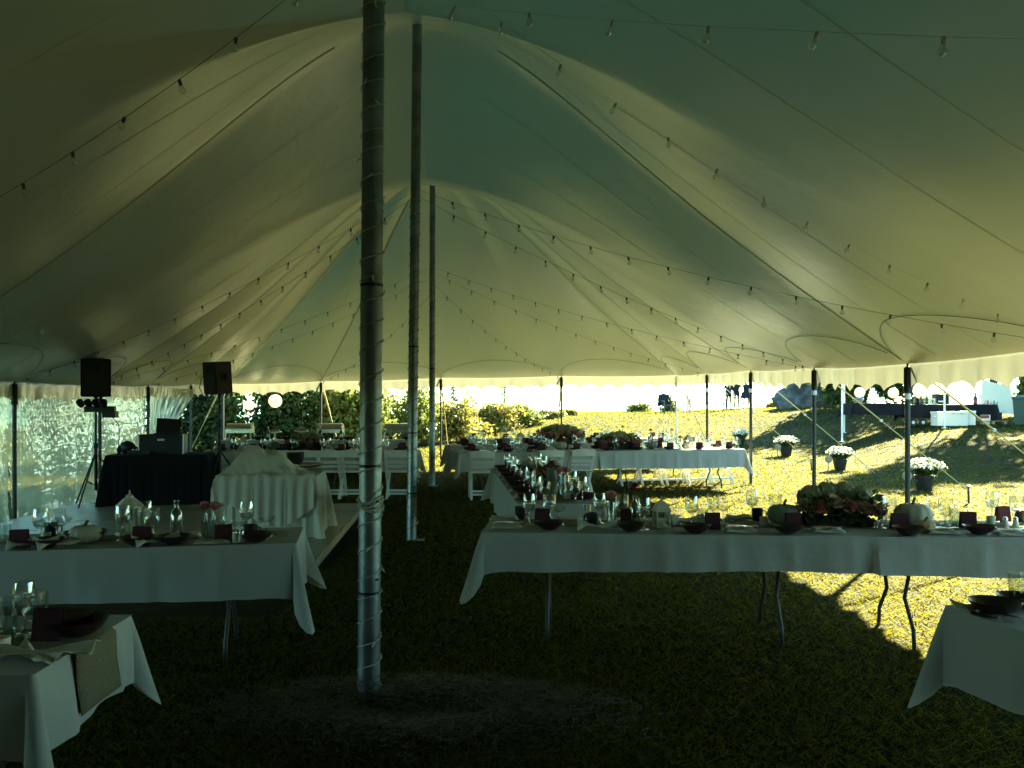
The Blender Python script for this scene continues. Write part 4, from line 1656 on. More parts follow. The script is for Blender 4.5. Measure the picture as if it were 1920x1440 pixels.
light_string(1, 4.25, 5, 15, 'bulb string from the front pole to the right eave, middle one', 0.06, 0.95, 0.25, True, 1)
light_string(1, 3.85, 3, 14, 'large-looking bulb string from the front pole overhead at upper right', 0.08, 0.95, 0.13, True, 2)
light_string(1, 4.25, 20, 15, 'bulb string from the front pole down the dark left ceiling', 0.08, 0.95, 0.30, False, 3)
light_string(2, 4.08, 5, 15, 'bulb string sweeping from the second pole far to the right eave', 0.07, 0.96, 0.17, False, 4)
light_string(2, 4.0, 7, 15, 'bulb string from the second pole to the eave pole behind the flower box', 0.07, 0.96, 0.12, False, 5)
light_string(2, 4.08, 18, 14, 'bulb string from the second pole to the leftmost eave pole', 0.07, 0.96, 0.15, False, 6)
light_string(2, 4.02, 17, 15, 'bulb string from the second pole to the eave behind the left loudspeaker', 0.07, 0.96, 0.15, False, 7)
light_string(3, 4.2, 7, 15, 'bulb string from the far pole to the eave behind the flower box', 0.05, 0.96, 0.14, False, 8)
light_string(3, 4.1, 9, 14, 'bulb string from the far pole to the eave behind the sunlit table', 0.05, 0.96, 0.16, False, 9)
light_string(3, 3.9, 11, 12, 'bulb string from the far pole to the far eave by the hydrangea mound', 0.08, 0.96, 0.20, False, 10)
light_string(3, 4.2, 17, 14, 'upper bulb string from the far pole to the left loudspeaker', 0.05, 0.96, 0.14, False, 11)
light_string(3, 4.0, 16, 14, 'lower bulb string from the far pole to the pole behind the laptop', 0.05, 0.96, 0.14, False, 12)
light_string(3, 3.7, 13, 10, 'bulb string from the far pole to the eave before the tall hedge', 0.2, 0.96, 0.20, False, 13)

# ================================================================ DANCE FLOOR
m_floorp = mat('floor_parquet', (0.30, 0.27, 0.20), rough=0.35, var=0.35, vscale=5, bump=0.1, bscale=30, spec=0.4)
m_trim = mat('floor_trim', (0.55, 0.55, 0.50), rough=0.35, metal=0.8)
df = empty('dance_floor', (-4.3, 10.0, 0), 'pale panelled dance floor with metal edge at left', 'dance floor')
FW, FD = 4.5, 5.6
fx0, fy0 = -6.40, 7.6
nx_, ny_ = 5, 6
skew = -0.07
ME_PANEL = MB().box((0, 0, 0), (FW / nx_ - 0.008, FD / ny_ - 0.008, 0.030)).mesh('panel')
ME_PANEL.materials.append(m_floorp)
for i in range(nx_):
    for j in range(ny_):
        p = bpy.data.objects.new('panel', ME_PANEL)
        COL.objects.link(p)
        p.parent = df
        yy = fy0 + (j + 0.5) * FD / ny_
        xx = fx0 + (i + 0.5) * FW / nx_ + skew * (yy - fy0)
        p.location = (xx + 4.3, yy - 10.0, 0.020 + 0.0008 * ((i * 7 + j * 3) % 5))
        p.rotation_euler = (0, 0, -skew * 0.0)
xr0, xr1 = fx0 + FW, fx0 + FW + skew * FD
MB().bar((xr0 + 4.3 + .03, fy0 - 10.0 - 0.04, 0.015), (xr1 + 4.3 + .03, fy0 + FD - 10.0 + 0.04, 0.015), 0.06, 0.03).build('edge_trim', m_trim, df)
MB().bar((fx0 + 4.3 - .03, fy0 - 10.0 - 0.04, 0.015), (xr0 + 4.3, fy0 - 10.0 - 0.04, 0.015), 0.06, 0.03).build('edge_trim', m_trim, df)
MB().bar((fx0 + skew * FD + 4.3 - .03, fy0 + FD - 10.0 + 0.04, 0.015), (xr1 + 4.3, fy0 + FD - 10.0 + 0.04, 0.015), 0.06, 0.03).build('edge_trim', m_trim, df)

# ================================================================ COVERED GIFT TABLE
GT = Frame((-3.35, 9.75), (-2.28, 9.85), 0.85, z=0.75, g=0.035)
folding_table(GT, 'folding table hidden under the pleated cloth on the dance floor', group='tables without place settings')
m_tulle = mat('tulle_cover', (0.60, 0.58, 0.48), rough=0.9, bump=0.15, bscale=120, spec=0.05, trans=((0.5, 0.46, 0.36), 0.25))
cloth_obj(GT, 0.70, 'pleated floor-length white skirt on the covered table', 61, corner=(1.0,) * 4, to_ground=True, pleat=0.014, material=m_tulle, group='cloths without place settings')


def lumpy_cover():
    """Loose sheet thrown over a heap on the table."""
    nu, nv = 70, 46
    rows = []
    for i in range(nu + 1):
        row = []
        for j in range(nv + 1):
            u, v = -0.66 + 1.20 * i / nu, -0.56 + 0.98 * j / nv
            h = 0.24 * math.exp(-((u + 0.12) / 0.27) ** 4 - ((v - 0.08) / 0.30) ** 4) + 0.13 * math.exp(-((u + 0.36) / 0.2) ** 2 - ((v + 0.05) / 0.22) ** 2)
            h += 0.09 * math.exp(-((u - 0.2) / 0.14) ** 2 - ((v + 0.05) / 0.3) ** 2)
            h += 0.012 * math.sin(u * 23 + v * 9) + 0.010 * math.sin(v * 31 - u * 12) + 0.006 * math.sin(u * 57 + v * 41)
            ox = max(0, abs(u) - 0.545)
            oy = max(0, abs(v) - 0.435)
            over = math.hypot(ox, oy)
            z = 0.012 + max(0.0, h)
            if over > 0:
                z = z * math.exp(-over * 8) - over * (3.4 + 1.1 * math.sin(u * 5 + 1) + 0.7 * math.sin(v * 6)) + 0.004
                k = 0.10 + 0.03 * math.sin(u * 40 + v * 33)
                uu = math.copysign(min(abs(u), 0.545) + ox * 0.28 + (0.03 + .02 * math.sin(v * 50)) * (ox > 0), u)
                vv = math.copysign(min(abs(v), 0.435) + oy * 0.28 + (0.03 + .02 * math.sin(u * 50)) * (oy > 0), v)
                row.append((uu, vv, z))
            else:
                row.append((u, v, z))
        rows.append(row)
    o = MB().grid(rows).build('dust_sheet', m_tulle, smooth=True, fix=False)
    o.location = (GT.c.x, GT.c.y, GT.z + 0.004)
    o.rotation_euler = (0, 0, GT.rz)
    tag(o, 'rumpled white sheet heaped over gifts on the covered table', 'sheet')


lumpy_cover()
r = empty('serving_tray', (-2.70, 10.62, 0), 'dark round tray on a stand behind the covered table', 'tray')
MB().lathe([(0.02, 0.80), (0.30, 0.805), (0.33, 0.83), (0.34, 0.835), (0.30, 0.82), (0.001, 0.812)], 28).build('dish', m_cup, r, smooth='auto')
for a in (0.4, 2.5, 4.6):
    MB().tube([(0.05 * math.cos(a), 0.05 * math.sin(a), 0.80), (0.24 * math.cos(a), 0.24 * math.sin(a), 0.035)], 0.013, 6).build('leg', m_cup, r)
MB().lathe([(0.07, 0.83), (0.10, 0.88), (0.11, 0.98), (0.09, 0.99), (0.02, 0.985)], 16).build('canister', m_cup, r, smooth='auto')

# ================================================================ DJ CORNER
m_speaker = mat('speaker_black', (0.012, 0.013, 0.015), rough=0.55)
m_grille = mat('speaker_grille', (0.035, 0.036, 0.038), rough=0.5, metal=0.5, bump=0.6, bscale=150)
DJ = Frame((-6.15, 12.9), (-4.72, 13.15), 0.70, z=0.80, g=0.03)
folding_table(DJ, 'folding table hidden under the black cloth of the music desk', group='tables without place settings')
cloth_obj(DJ, 0.76, 'black floor-length cloth on the music desk', 71, corner=(1.0,) * 4, to_ground=True, pleat=0.012, material=m_blackcloth, group='cloths without place settings')


def loudspeaker(loc, h, w, d, rz, tilt, label):
    r = empty('loudspeaker', loc, label, 'loudspeaker', 'loudspeakers on stands', rz)
    r.rotation_euler = (tilt, 0, rz)
    a = MB()
    pr = [(-w / 2, -d / 2), (w / 2, -d / 2), (w / 2 * 0.72, d / 2), (-w / 2 * 0.72, d / 2)]
    vs = [(x, y, z) for z in (0, h * 0.03, h * 0.97, h) for (x, y) in [(p[0] * (0.93 if z in (0, h) else 1), p[1] * (0.93 if z in (0, h) else 1)) for p in pr]]
    fs = [(3, 2, 1, 0), (12, 13, 14, 15)]
    for k in range(3):
        for i in range(4):
            fs.append((k * 4 + i, k * 4 + (i + 1) % 4, k * 4 + 4 + (i + 1) % 4, k * 4 + 4 + i))
    a.add(vs, fs).build('cabinet', m_speaker, r)
    MB().box((0, -d / 2 - 0.006, h * 0.5), (w * 0.88, 0.012, h * 0.9)).build('grille', m_grille, r)
    MB().lathe([(0.0, 0), (0.05, 0.002), (0.06, 0.012)], 18).build('horn', m_speaker, r, loc=(0, -d / 2 - 0.012, h * 0.78)).rotation_euler = (PI / 2, 0, 0)
    for s in (-1, 1):
        MB().bar((s * w * 0.47, 0.02, h * 0.42), (s * w * 0.47, 0.02, h * 0.62), 0.025, 0.03).build('handle', m_speaker, r)
    MB().lathe([(0.03, -0.03), (0.03, 0.0)], 12).build('pole_socket', m_speaker, r)
    return r


def tripod(loc, h, label):
    r = empty('speaker_stand', loc, label, 'stand', 'loudspeaker stands')
    MB().tube([(0, 0, 0.25), (0, 0, 0.95)], 0.024, 12).build('lower_tube', m_speaker, r, smooth='auto')
    MB().tube([(0, 0, 0.95), (0, 0, h)], 0.017, 12).build('upper_tube', m_speaker, r, smooth='auto')
    MB().lathe([(0.03, 0.90), (0.034, 0.93), (0.03, 0.98)], 12).build('collar', m_speaker, r)
    for k in range(3):
        a = 0.5 + k * 2 * PI / 3
        leg = MB().tube([(0.03 * math.cos(a), 0.03 * math.sin(a), 0.80), (0.52 * math.cos(a), 0.52 * math.sin(a), 0.012)], 0.012, 8).build('leg', m_speaker, r)
        MB().lathe([(0.018, 0), (0.018, 0.03)], 8).build('rubber_foot', m_black, leg, loc=(0.52 * math.cos(a), 0.52 * math.sin(a), 0.0))
        MB().tube([(0, 0, 0.32), (0.27 * math.cos(a), 0.27 * math.sin(a), 0.40)], 0.007, 6).build('brace', m_speaker, r)
    return r


s1 = (-6.42, 13.15)
s2 = (-4.72, 13.75)
h1, h2 = 1.70, 1.74
tripod((s1[0], s1[1], 0.0), h1, 'tripod stand under the left loudspeaker with a lamp bar')
loudspeaker((s1[0], s1[1], h1), 0.58, 0.42, 0.34, 0.45, 0.07, 'left black loudspeaker on a tall tripod before the plastic wall')
tripod((s2[0], s2[1], 0.0), h2, 'tripod stand under the right loudspeaker by the buffet')
loudspeaker((s2[0], s2[1], h2), 0.52, 0.36, 0.32, -0.65, 0.07, 'right black loudspeaker on a tripod beside the music desk')
r = empty('lamp_bar', (s1[0], s1[1], 1.50), 'black bar of stage lamps clamped below the left loudspeaker', 'stage lights')
MB().box((0.08, -0.03, 0), (0.46, 0.07, 0.09)).build('bar', m_speaker, r)
for k in range(4):
    MB().lathe([(0.045, 0.0), (0.055, 0.05), (0.05, 0.10), (0.02, 0.12)], 12).build('lamp_can', m_speaker, r, loc=(-0.18 + k * 0.11, -0.06, 0.05), smooth='auto').rotation_euler = (0.6, 0.2 * (k - 1.5), 0)
MB().box((0.24, -0.04, -0.08), (0.20, 0.12, 0.10)).build('control_box', m_speaker, r)
r = empty('equipment_case', DJ.P(0.02, 0.05, 0.004), 'black equipment case standing on the music desk', 'case', None, DJ.rz)
MB().box((0, 0, 0.15), (0.64, 0.40, 0.30)).build('case_body', m_speaker, r)
for sx in (-1, 1):
    MB().box((sx * 0.325, -0.195, 0.15), (0.016, 0.022, 0.31)).build('corner_edge', m_ratchet, r)
MB().box((0, -0.205, 0.22), (0.10, 0.014, 0.03)).build('latch', m_ratchet, r)
r = empty('laptop', DJ.P(0.08, 0.02, 0.306), 'open laptop on the black equipment case', 'laptop', None, DJ.rz + 0.15)
MB().box((0, -0.02, 0.010), (0.38, 0.26, 0.018)).build('keyboard_base', m_speaker, r)
MB().box((0.01, 0.15, 0.125), (0.36, 0.012, 0.235), (-0.20, 0.06, 0)).build('screen_lid', m_speaker, r)
r = empty('headphones', DJ.P(-0.50, -0.02, 0.002), 'dark padded headphone dome resting on a stand on the music desk', 'headphones')
MB().tube([(0.13 * math.cos(a), 0, 0.06 + 0.13 * math.sin(a)) for a in np.linspace(0, PI, 15)], 0.014, 8).build('band', m_speaker, r, smooth=True)
for s in (-1, 1):
    MB().lathe([(0.05, -0.02), (0.06, 0), (0.05, 0.03)], 14).build('ear_cup', m_speaker, r, loc=(s * 0.125, 0, 0.06)).rotation_euler = (0, PI / 2, 0)
MB().ico((0, 0, 0.09), 0.105, 2, (1, 0.8, 1)).build('dome', m_speaker, r, smooth=True)
r = empty('mixer', DJ.P(-0.28, -0.14, 0.002), 'flat black mixer on the music desk', 'mixer', None, DJ.rz)
MB().box((0, 0, 0.03), (0.34, 0.26, 0.06)).build('chassis', m_speaker, r)
for k in range(6):
    MB().lathe([(0.012, 0.06), (0.010, 0.08)], 8, c=(-0.12 + k * 0.048, 0.05, 0)).build('knob', m_ratchet, r)

for (sx, sy, sz, lab, ph) in ((s1[0] + 0.16, s1[1] + 0.1, h1 + 0.2, 'black cable hanging from the left loudspeaker to the floor', 0.0), (s2[0] - 0.20, s2[1] + 0.05, h2 + 0.3, 'black cable looping down from the right loudspeaker', 1.3)):
    pts = [(sx, sy, sz), (sx - 0.10, sy, sz - 0.02), (sx - 0.14, sy, sz - 0.20), (sx - 0.07, sy, sz - 0.34), (sx + 0.02, sy, sz - 0.50)]
    pts += [(sx + 0.10 + 0.06 * math.sin(ph + t * 5), sy + 0.04 * math.cos(t * 7), sz - 0.5 - (sz - 0.56) * t) for t in np.linspace(0.1, 1.0, 12)]
    tag(MB().tube(pts, 0.007, 6).build('speaker_cable', m_black, smooth=True), lab, 'cable', 'loudspeaker cables')

# ================================================================ FOLDING CHAIRS
m_chair = mat('chair_white', (0.66, 0.65, 0.58), rough=0.45, var=0.12, vscale=9)


def proto_chair():
    """White wooden folding chair; faces +y, back at -y."""
    r = empty('folding_chair', (0, 0, 0), cat='chair')
    for s in (-1, 1):
        MB().bar((s * 0.205, -0.21, 0.80), (s * 0.205, 0.24, 0.0), 0.028, 0.045, up=(1, 0, 0)).build('long_leg', m_chair, r)
        MB().bar((s * 0.175, 0.16, 0.44), (s * 0.175, -0.22, 0.0), 0.024, 0.040, up=(1, 0, 0)).build('short_leg', m_chair, r)
    rows = []
    for i in range(9):
        t = i / 8 - 0.5
        y = -0.225 + 0.02 * (1 - (2 * t) ** 2) * -1
        top = 0.80 + 0.018 * (1 - (2 * t) ** 2)
        rows.append([(t * 0.41, y - 0.008, 0.70), (t * 0.41, y - 0.016, top), (t * 0.41, y + 0.006, top), (t * 0.41, y + 0.012, 0.70), (t * 0.41, y - 0.008, 0.70)])
    MB().grid(rows).build('top_rail', m_chair, r, smooth='auto')
    MB().box((0, -0.165, 0.61), (0.385, 0.018, 0.055), (0.5, 0, 0)).build('back_rail', m_chair, r)
    MB().box((0, -0.125, 0.54), (0.385, 0.018, 0.035), (0.5, 0, 0)).build('back_rail', m_chair, r)
    for k in range(5):
        MB().box((0, -0.115 + k * 0.075, 0.448), (0.36, 0.055, 0.020)).build('seat_slat', m_chair, r)
    MB().box((0, 0.175, 0.11), (0.385, 0.022, 0.035)).build('stretcher', m_chair, r)
    MB().box((0, -0.145, 0.09), (0.335, 0.022, 0.030)).build('stretcher', m_chair, r)
    for s in (-1, 1):
        MB().bar((s * 0.19, -0.14, 0.428), (s * 0.19, 0.21, 0.428), 0.022, 0.030).build('seat_rail', m_chair, r)
    return r


CH = proto_chair()
chairs = []
# along the near side of the far left table
for k, px in enumerate((418, 447, 492, 538, 578, 622, 660, 748)):
    x, y, _ = Q(px, 14.30)
    chairs.append((x, y, 0.02 * (k % 3 - 1), 'white folding chair, ' + ordinal(k + 1) + ' from the left along the far left table'))
# front of the front far right table
chairs += [(-0.50, 14.15, 0.05, 'white folding chair at the left end of the front far right table'), (1.16, 14.65, 0.22, 'white folding chair with its back to the viewer by the far cloth join'),
           (0.62, 14.4, 0.2, 'white folding chair left of the far cloth join')]
# behind the front row, seen under its cloth
for k, px in enumerate((1178, 1215, 1262, 1305, 1345)):
    x, y, _ = Q(px, 16.55 + 0.1 * k)
    chairs.append((x, y, PI + 0.2 + 0.04 * (k % 2), 'sunlit white folding chair under the far right cloth, ' + ordinal(k + 1) + ' from the left'))
for x, y, rz, lab in chairs:
    place(CH, USED, (x, y, gz(x, y)), rz, 1.0, lab, 'white folding chairs')

# ================================================================ BUFFET
m_chafing = mat('chafing_steel', (0.60, 0.60, 0.55), rough=0.22, metal=0.9, bump=0.05, bscale=8)
m_food = mat('bread_food', (0.45, 0.28, 0.12), rough=0.8, var=0.4, vscale=25)


def chafing(loc, label, rz, openlid=False):
    r = empty('chafing_dish', loc, label, 'chafing dish', 'chafing dishes on the buffet', rz)
    L, W = 0.58, 0.36
    MB().box((0, 0, 0.20), (L, W, 0.08)).build('pan', m_chafing, r)
    rows = []
    for i in range(13):
        a = PI * i / 12
        rows.append([(x * (0.90 if abs(x) > 0.28 and 0 < i < 12 else 1.0), -W / 2 * math.cos(a) * (1 if abs(x) < .29 else .92), 0.245 + 0.13 * math.sin(a) ** 0.6 * (0.35 if abs(x) > 0.285 else 1)) for x in (-0.29, -0.275, -0.2, 0, 0.2, 0.275, 0.29)])
    lid = MB().grid(rows).build('lid', m_chafing, r, smooth='auto')
    for s in (-1, 1):
        vs = [(s * 0.29, v[1], v[2]) for v in [rows[i][0] for i in range(13)]]
        MB().add(vs, [tuple(range(13))]).build('lid_end', m_chafing, lid)
    MB().tube([(-0.06, 0, 0.375), (-0.05, 0, 0.405), (0.05, 0, 0.405), (0.06, 0, 0.375)], 0.008, 6).build('lid_handle', m_black, lid)
    for sx in (-1, 1):
        for sy in (-1, 1):
            MB().tube([(sx * 0.27, sy * 0.165, 0.18), (sx * 0.29, sy * 0.18, 0.0)], 0.009, 6).build('leg', m_chafing, r)
    for sx in (-1, 1):
        MB().lathe([(0.035, 0.01), (0.04, 0.05), (0.03, 0.07)], 10).build('burner', m_cup, r, loc=(sx * 0.14, 0, 0))
    if openlid:
        lid.rotation_euler = (-0.9, 0, 0)
        lid.location = (0, 0.20, 0.0)
    return r


chafing(Q(450, 19.6, z=T10.z + 0.006), 'left domed chafing dish on the buffet table', 0.05)
chafing(Q(620, 19.7, z=T10.z + 0.006), 'middle domed chafing dish on the buffet table', 0.03)
chafing(Q(745, 19.75, z=T10.z + 0.006), 'right domed chafing dish partly behind the poles', 0.05)


def stand_dish(loc, label, R=0.17, h=0.16):
    r = empty('cake_stand', loc, label, 'stand', 'raised dishes on the buffet')
    MB().lathe([(0.07, 0), (0.06, 0.01), (0.02, 0.03), (0.018, h - 0.03), (R * 0.8, h - 0.01), (R, h), (R, h + 0.02), (R * 0.95, h + 0.006), (0.001, h + 0.004)], 20).build('pedestal', m_ceram, r, smooth='auto')
    MB().ico((0, 0, h + 0.03), R * 0.75, 2, (1, 1, 0.35), 0.25, 3).build('food', m_food, r, smooth=True)
    return r


for k, (px, lab) in enumerate(((515, 'raised dish right of the left chafing dish'), (565, 'raised dish between the left and middle chafing dishes'), (682, 'raised dish right of the middle chafing dish'))):
    stand_dish(Q(px, 19.75, z=T10.z + 0.006), lab + ' on the buffet', 0.16, 0.17 + 0.02 * k)
for k, (px, rr, lab) in enumerate(((487, 0.14, 'dark serving bowl left on the buffet'), (540, 0.16, 'dark serving bowl in the middle of the buffet'), (588, 0.15, 'dark serving bowl beside the middle chafing dish'), (655, 0.15, 'dark serving bowl near the front pole'),
                                     (765, 0.13, 'dark serving bowl at the right end of the buffet'))):
    r = empty('serving_bowl', Q(px, 19.35, z=T10.z + 0.006), lab, 'bowl', 'serving bowls on the buffet')
    MB().lathe([(rr * .5, 0), (rr * .9, 0.05), (rr, 0.085), (rr * .95, 0.08), (rr * .4, 0.015), (0.001, 0.012)], 18).build('bowl', m_cup, r, smooth='auto')
    MB().ico((0, 0, 0.06), rr * 0.8, 2, (1, 1, 0.35), 0.3, k).build('food', m_food if k % 2 else m_leaf, r, smooth=True)
for k, px in enumerate((503, 600, 640)):
    r = empty('wine_bottle', Q(px, 19.5, z=T10.z + 0.006), ['dark bottle by the left chafing dish', 'dark bottle left of the middle chafing dish', 'dark bottle right of the middle chafing dish'][k] + ' on the buffet', 'bottle', 'bottles on the buffet')
    MB().lathe([(0.036, 0), (0.038, 0.01), (0.038, 0.18), (0.014, 0.24), (0.014, 0.30)], 12).build('glass', m_cup, r, smooth='auto')
    MB().lathe([(0.0385, 0.06), (0.0385, 0.14)], 12).build('label_band', m_ceram, r)
    MB().lathe([(0.0155, 0.27), (0.0155, 0.305), (0.002, 0.306)], 10).build('cap', m_ratchet, r)

# ================================================================ CLEAR PLASTIC WALL AT LEFT
m_plastic = glass_mat('clear_vinyl', (0.78, 0.80, 0.68), rough=0.24, refl=0.12, bump=0.42, bscale=2.6, haze=0.42, hazecol=(0.62, 0.56, 0.30))
_nt = m_plastic.node_tree
_tr = [n for n in _nt.nodes if n.type == 'BSDF_TRANSPARENT'][0]
_rf = _nt.nodes.new('ShaderNodeBsdfRefraction')
_rf.inputs['IOR'].default_value = 1.03
_rf.inputs['Roughness'].default_value = 0.5
_rf.inputs['Color'].default_value = (0.95, 0.97, 0.82, 1)
_bn = [n for n in _nt.nodes if n.type == 'BUMP'][0]
_nt.links.new(_bn.outputs['Normal'], _rf.inputs['Normal'])
_mm = _nt.nodes.new('ShaderNodeMixShader')
_mm.inputs[0].default_value = 0.75
_first = [l for l in _nt.links if l.from_node == _tr][0]
_dst = _first.to_socket
_nt.links.new(_tr.outputs[0], _mm.inputs[1])
_nt.links.new(_rf.outputs[0], _mm.inputs[2])
_nt.links.new(_mm.outputs[0], _dst)


def plastic_wall(i0, i1, label, gathers, seed):
    rows = []
    n = 150
    for k in range(n + 1):
        f = k / n
        s = i0 + (i1 - i0) * f
        x, y, z, a, _ = eave_at(s - 1e-5 if f == 1 else s)
        g = gz(x, y) + 0.01
        row = []
        for j in range(31):
            t = j / 30
            pull = 0.0
            for (gf, gt, amt) in gathers:
                d = f - gf
                pull += -d * amt * math.exp(-((t - gt) / 0.22) ** 2) * math.exp(-(d / 0.16) ** 2) * 1.0
            ff = min(1.0, max(0.0, f + pull))
            xs_, ys_, _, _, _ = eave_at(min(i1 - 1e-5, i0 + (i1 - i0) * ff))
            wav = (0.035 * math.sin(f * 19 + 5 * t + seed) + 0.010 * math.sin(f * 61 - 9 * t)) * t + 0.006 * math.sin(f * 260 + t * 9) * (1 - t) + 0.022 * math.sin(t * 70 + 4 * math.sin(f * 25) + seed) * (1 - t) ** 0.5 * (0.4 + 0.6 * abs(math.sin(f * 17)))
            row.append((xs_ - 0.05 + wav + 0.25 * max(0, t - 0.92) * 4 * 0.4, ys_ + wav * 0.2, z - 0.05 + (g - z + 0.05) * t))
        rows.append(row)
    o = MB().grid(rows).build('plastic_wall', m_plastic, smooth=True, fix=False)
    tag(o, label, 'plastic wall', 'clear plastic walls', 'thing')


plastic_wall(19, 20, 'clear plastic wall panel at the left picture edge', [], 5)
plastic_wall(18, 19, 'wrinkled clear plastic wall panel at far left', [(0.1, 0.6, 0.3)], 1)
plastic_wall(17, 18, 'clear plastic wall gathered in behind the left loudspeaker', [(0.35, 0.65, 0.75)], 2)
plastic_wall(16, 17, 'clear plastic wall panel behind the laptop', [(0.75, 0.7, 0.6)], 3)


def tied_plastic():
    """Last panel, gathered and tied to the pole like a curtain."""
    x0, y0, z0, _, _ = eave_at(16)
    rows = []
    for k in range(81):
        f = k / 80
        row = []
        for j in range(31):
            t = j / 30
            wdt = 2.75 * (1 - 0.55 * math.sin(min(1, t / 0.6) * PI / 2) ** 1.3) + 0.35 * max(0, t - 0.55)
            yy = y0 + 0.05 + f * wdt
            fold = 0.07 * math.sin(f * 38) * min(1, t * 2) + 0.03 * math.sin(f * 90 + 5 * t)
            xx = x0 + (-0.1) * f * wdt / 1.75 * 0.5 + fold
            g = gz(xx, yy)
            row.append((xx, yy, z0 - 0.05 + (g - z0 + 0.06) * t))
        rows.append(row)
    o = MB().grid(rows).build('tied_curtain', m_plastic, smooth=True, fix=False)
    tag(o, 'clear plastic curtain gathered at the gap beside the buffet', 'plastic curtain')


tied_plastic()

# ================================================================ PAPER LANTERNS
m_paper = mat('rice_paper', (0.82, 0.80, 0.68), rough=0.9, spec=0.05, trans=((0.8, 0.76, 0.6), 0.5))


def paper_lantern(loc, R, label, hang):
    r = empty('paper_lantern', loc, label, 'paper lantern', 'white paper lanterns')
    mb = MB()
    prof = []
    for i in range(25):
        t = 0.12 + (PI - 0.24) * i / 24
        prof.append((R * math.sin(t) * (1 - 0.018 * (i % 2)), -R * math.cos(t)))
    mb.shell(prof, 24).build('paper_globe', m_paper, r, smooth=True)
    MB().lathe([(R * 0.13, R * 0.985), (R * 0.13, R * 1.02)], 12).build('top_ring', m_black, r)
    MB().tube([(0, 0, R), (0, 0, hang)], 0.004, 4).build('cord', m_cord, r)


def hang_from(loc, ztop):
    return ztop - loc[2]


p = Q(467, 23.75, 760)
paper_lantern(p, 0.135, 'smaller white paper lantern at the far eave by the hedge', hang_from(p, 2.12))
p = Q(516, 23.75, 752)
paper_lantern(p, 0.18, 'larger white paper lantern at the far eave by the hedge', hang_from(p, 2.16))

# ================================================================ OUTSIDE: HILL TOP, BAR, PLANTS
def foliage_cloud(blobs, n, size, seed, flat=0.0):
    """Leaf quads spread through lumpy blobs: arrays for np_mesh."""
    rg = np.random.default_rng(seed)
    blobs = np.array(blobs, dtype=float)          # cx, cy, cz, rx, ry, rz
    wgt = blobs[:, 3] * blobs[:, 4] * blobs[:, 5]
    pick = rg.choice(len(blobs), n, p=wgt / wgt.sum())
    d = rg.normal(size=(n, 3))
    d /= np.linalg.norm(d, axis=1, keepdims=True)
    rad = rg.random(n) ** 0.42
    c = blobs[pick, :3] + d * rad[:, None] * blobs[pick, 3:6] * (1 + 0.18 * rg.normal(size=n))[:, None]
    a = rg.normal(size=(n, 3))
    a /= np.linalg.norm(a, axis=1, keepdims=True)
    b = np.cross(a, rg.normal(size=(n, 3)))
    b /= np.linalg.norm(b, axis=1, keepdims=True)
    L = size * (0.6 + 0.8 * rg.random(n))[:, None]
    V = np.stack([c - a * L, c + b * L * 0.5 + a * L * 0.1, c + a * L, c - b * L * 0.5 + a * L * 0.1], 1).reshape(-1, 3)
    F = np.arange(4 * n).reshape(-1, 4)
    return V, F


m_bark = mat('bark', (0.10, 0.075, 0.05), rough=0.95, var=0.5, vscale=8, bump=0.6, bscale=18)
m_fol = [leaf_mat('dark_foliage', (0.018, 0.035, 0.010), (0.06, 0.095, 0.022), trans=0.40),
         leaf_mat('mid_foliage', (0.05, 0.08, 0.016), (0.19, 0.20, 0.04), trans=0.42),
         leaf_mat('autumn_foliage', (0.07, 0.085, 0.018), (0.30, 0.24, 0.05), trans=0.42)]


def bush(x, y, w, d, h, mk, label, seed, n=3500, size=0.09, cat='shrub', group='shrubs along the hill', trunk=True, lift=0.0):
    rg = random.Random(seed)
    g = gz(x, y) - 0.05
    r = empty('shrub' if cat == 'shrub' else 'broadleaf_tree', (x, y, g), label, cat, group)
    blobs = []
    nb = 9
    for k in range(nb):
        a = rg.random() * 6.28
        q = rg.random() ** 0.6
        bz = lift + (h - lift) * rg.uniform(0.25, 0.78)
        top = (h - bz)
        blobs.append((w / 2 * 0.62 * q * math.cos(a), d / 2 * 0.62 * q * math.sin(a), bz, w / 2 * rg.uniform(0.32, 0.55), d / 2 * rg.uniform(0.32, 0.55), min(top, (h - lift) * rg.uniform(0.25, 0.38))))
    if lift == 0:
        blobs.append((0, 0, h * 0.25, w / 2 * 0.85, d / 2 * 0.85, h * 0.25))
    V, F = foliage_cloud(blobs, n, size, seed)
    V[:, 2] = np.maximum(V[:, 2], 0.02)
    np_mesh('crown', V, F, m_fol[mk], r)
    if trunk:
        tw = 0.03 + 0.018 * h
        lean = (rg.uniform(-.3, .3), rg.uniform(-.3, .3))
        mb = MB().tube([(0, 0, -0.1), (lean[0] * 0.3, lean[1] * .3, h * 0.3), (lean[0], lean[1], h * 0.75)], [tw, tw * 0.75, tw * 0.25], 8)
        for b in blobs[:6]:
            mb.tube([(lean[0] * 0.3, lean[1] * .3, h * 0.28), ((b[0] + lean[0]) / 2, (b[1] + lean[1]) / 2, (b[2] + h * .28) / 2 + .05), b[:3]], [tw * 0.5, tw * 0.35, tw * 0.12], 6)
        mb.build('trunk', m_bark, r, smooth=True)
    return r


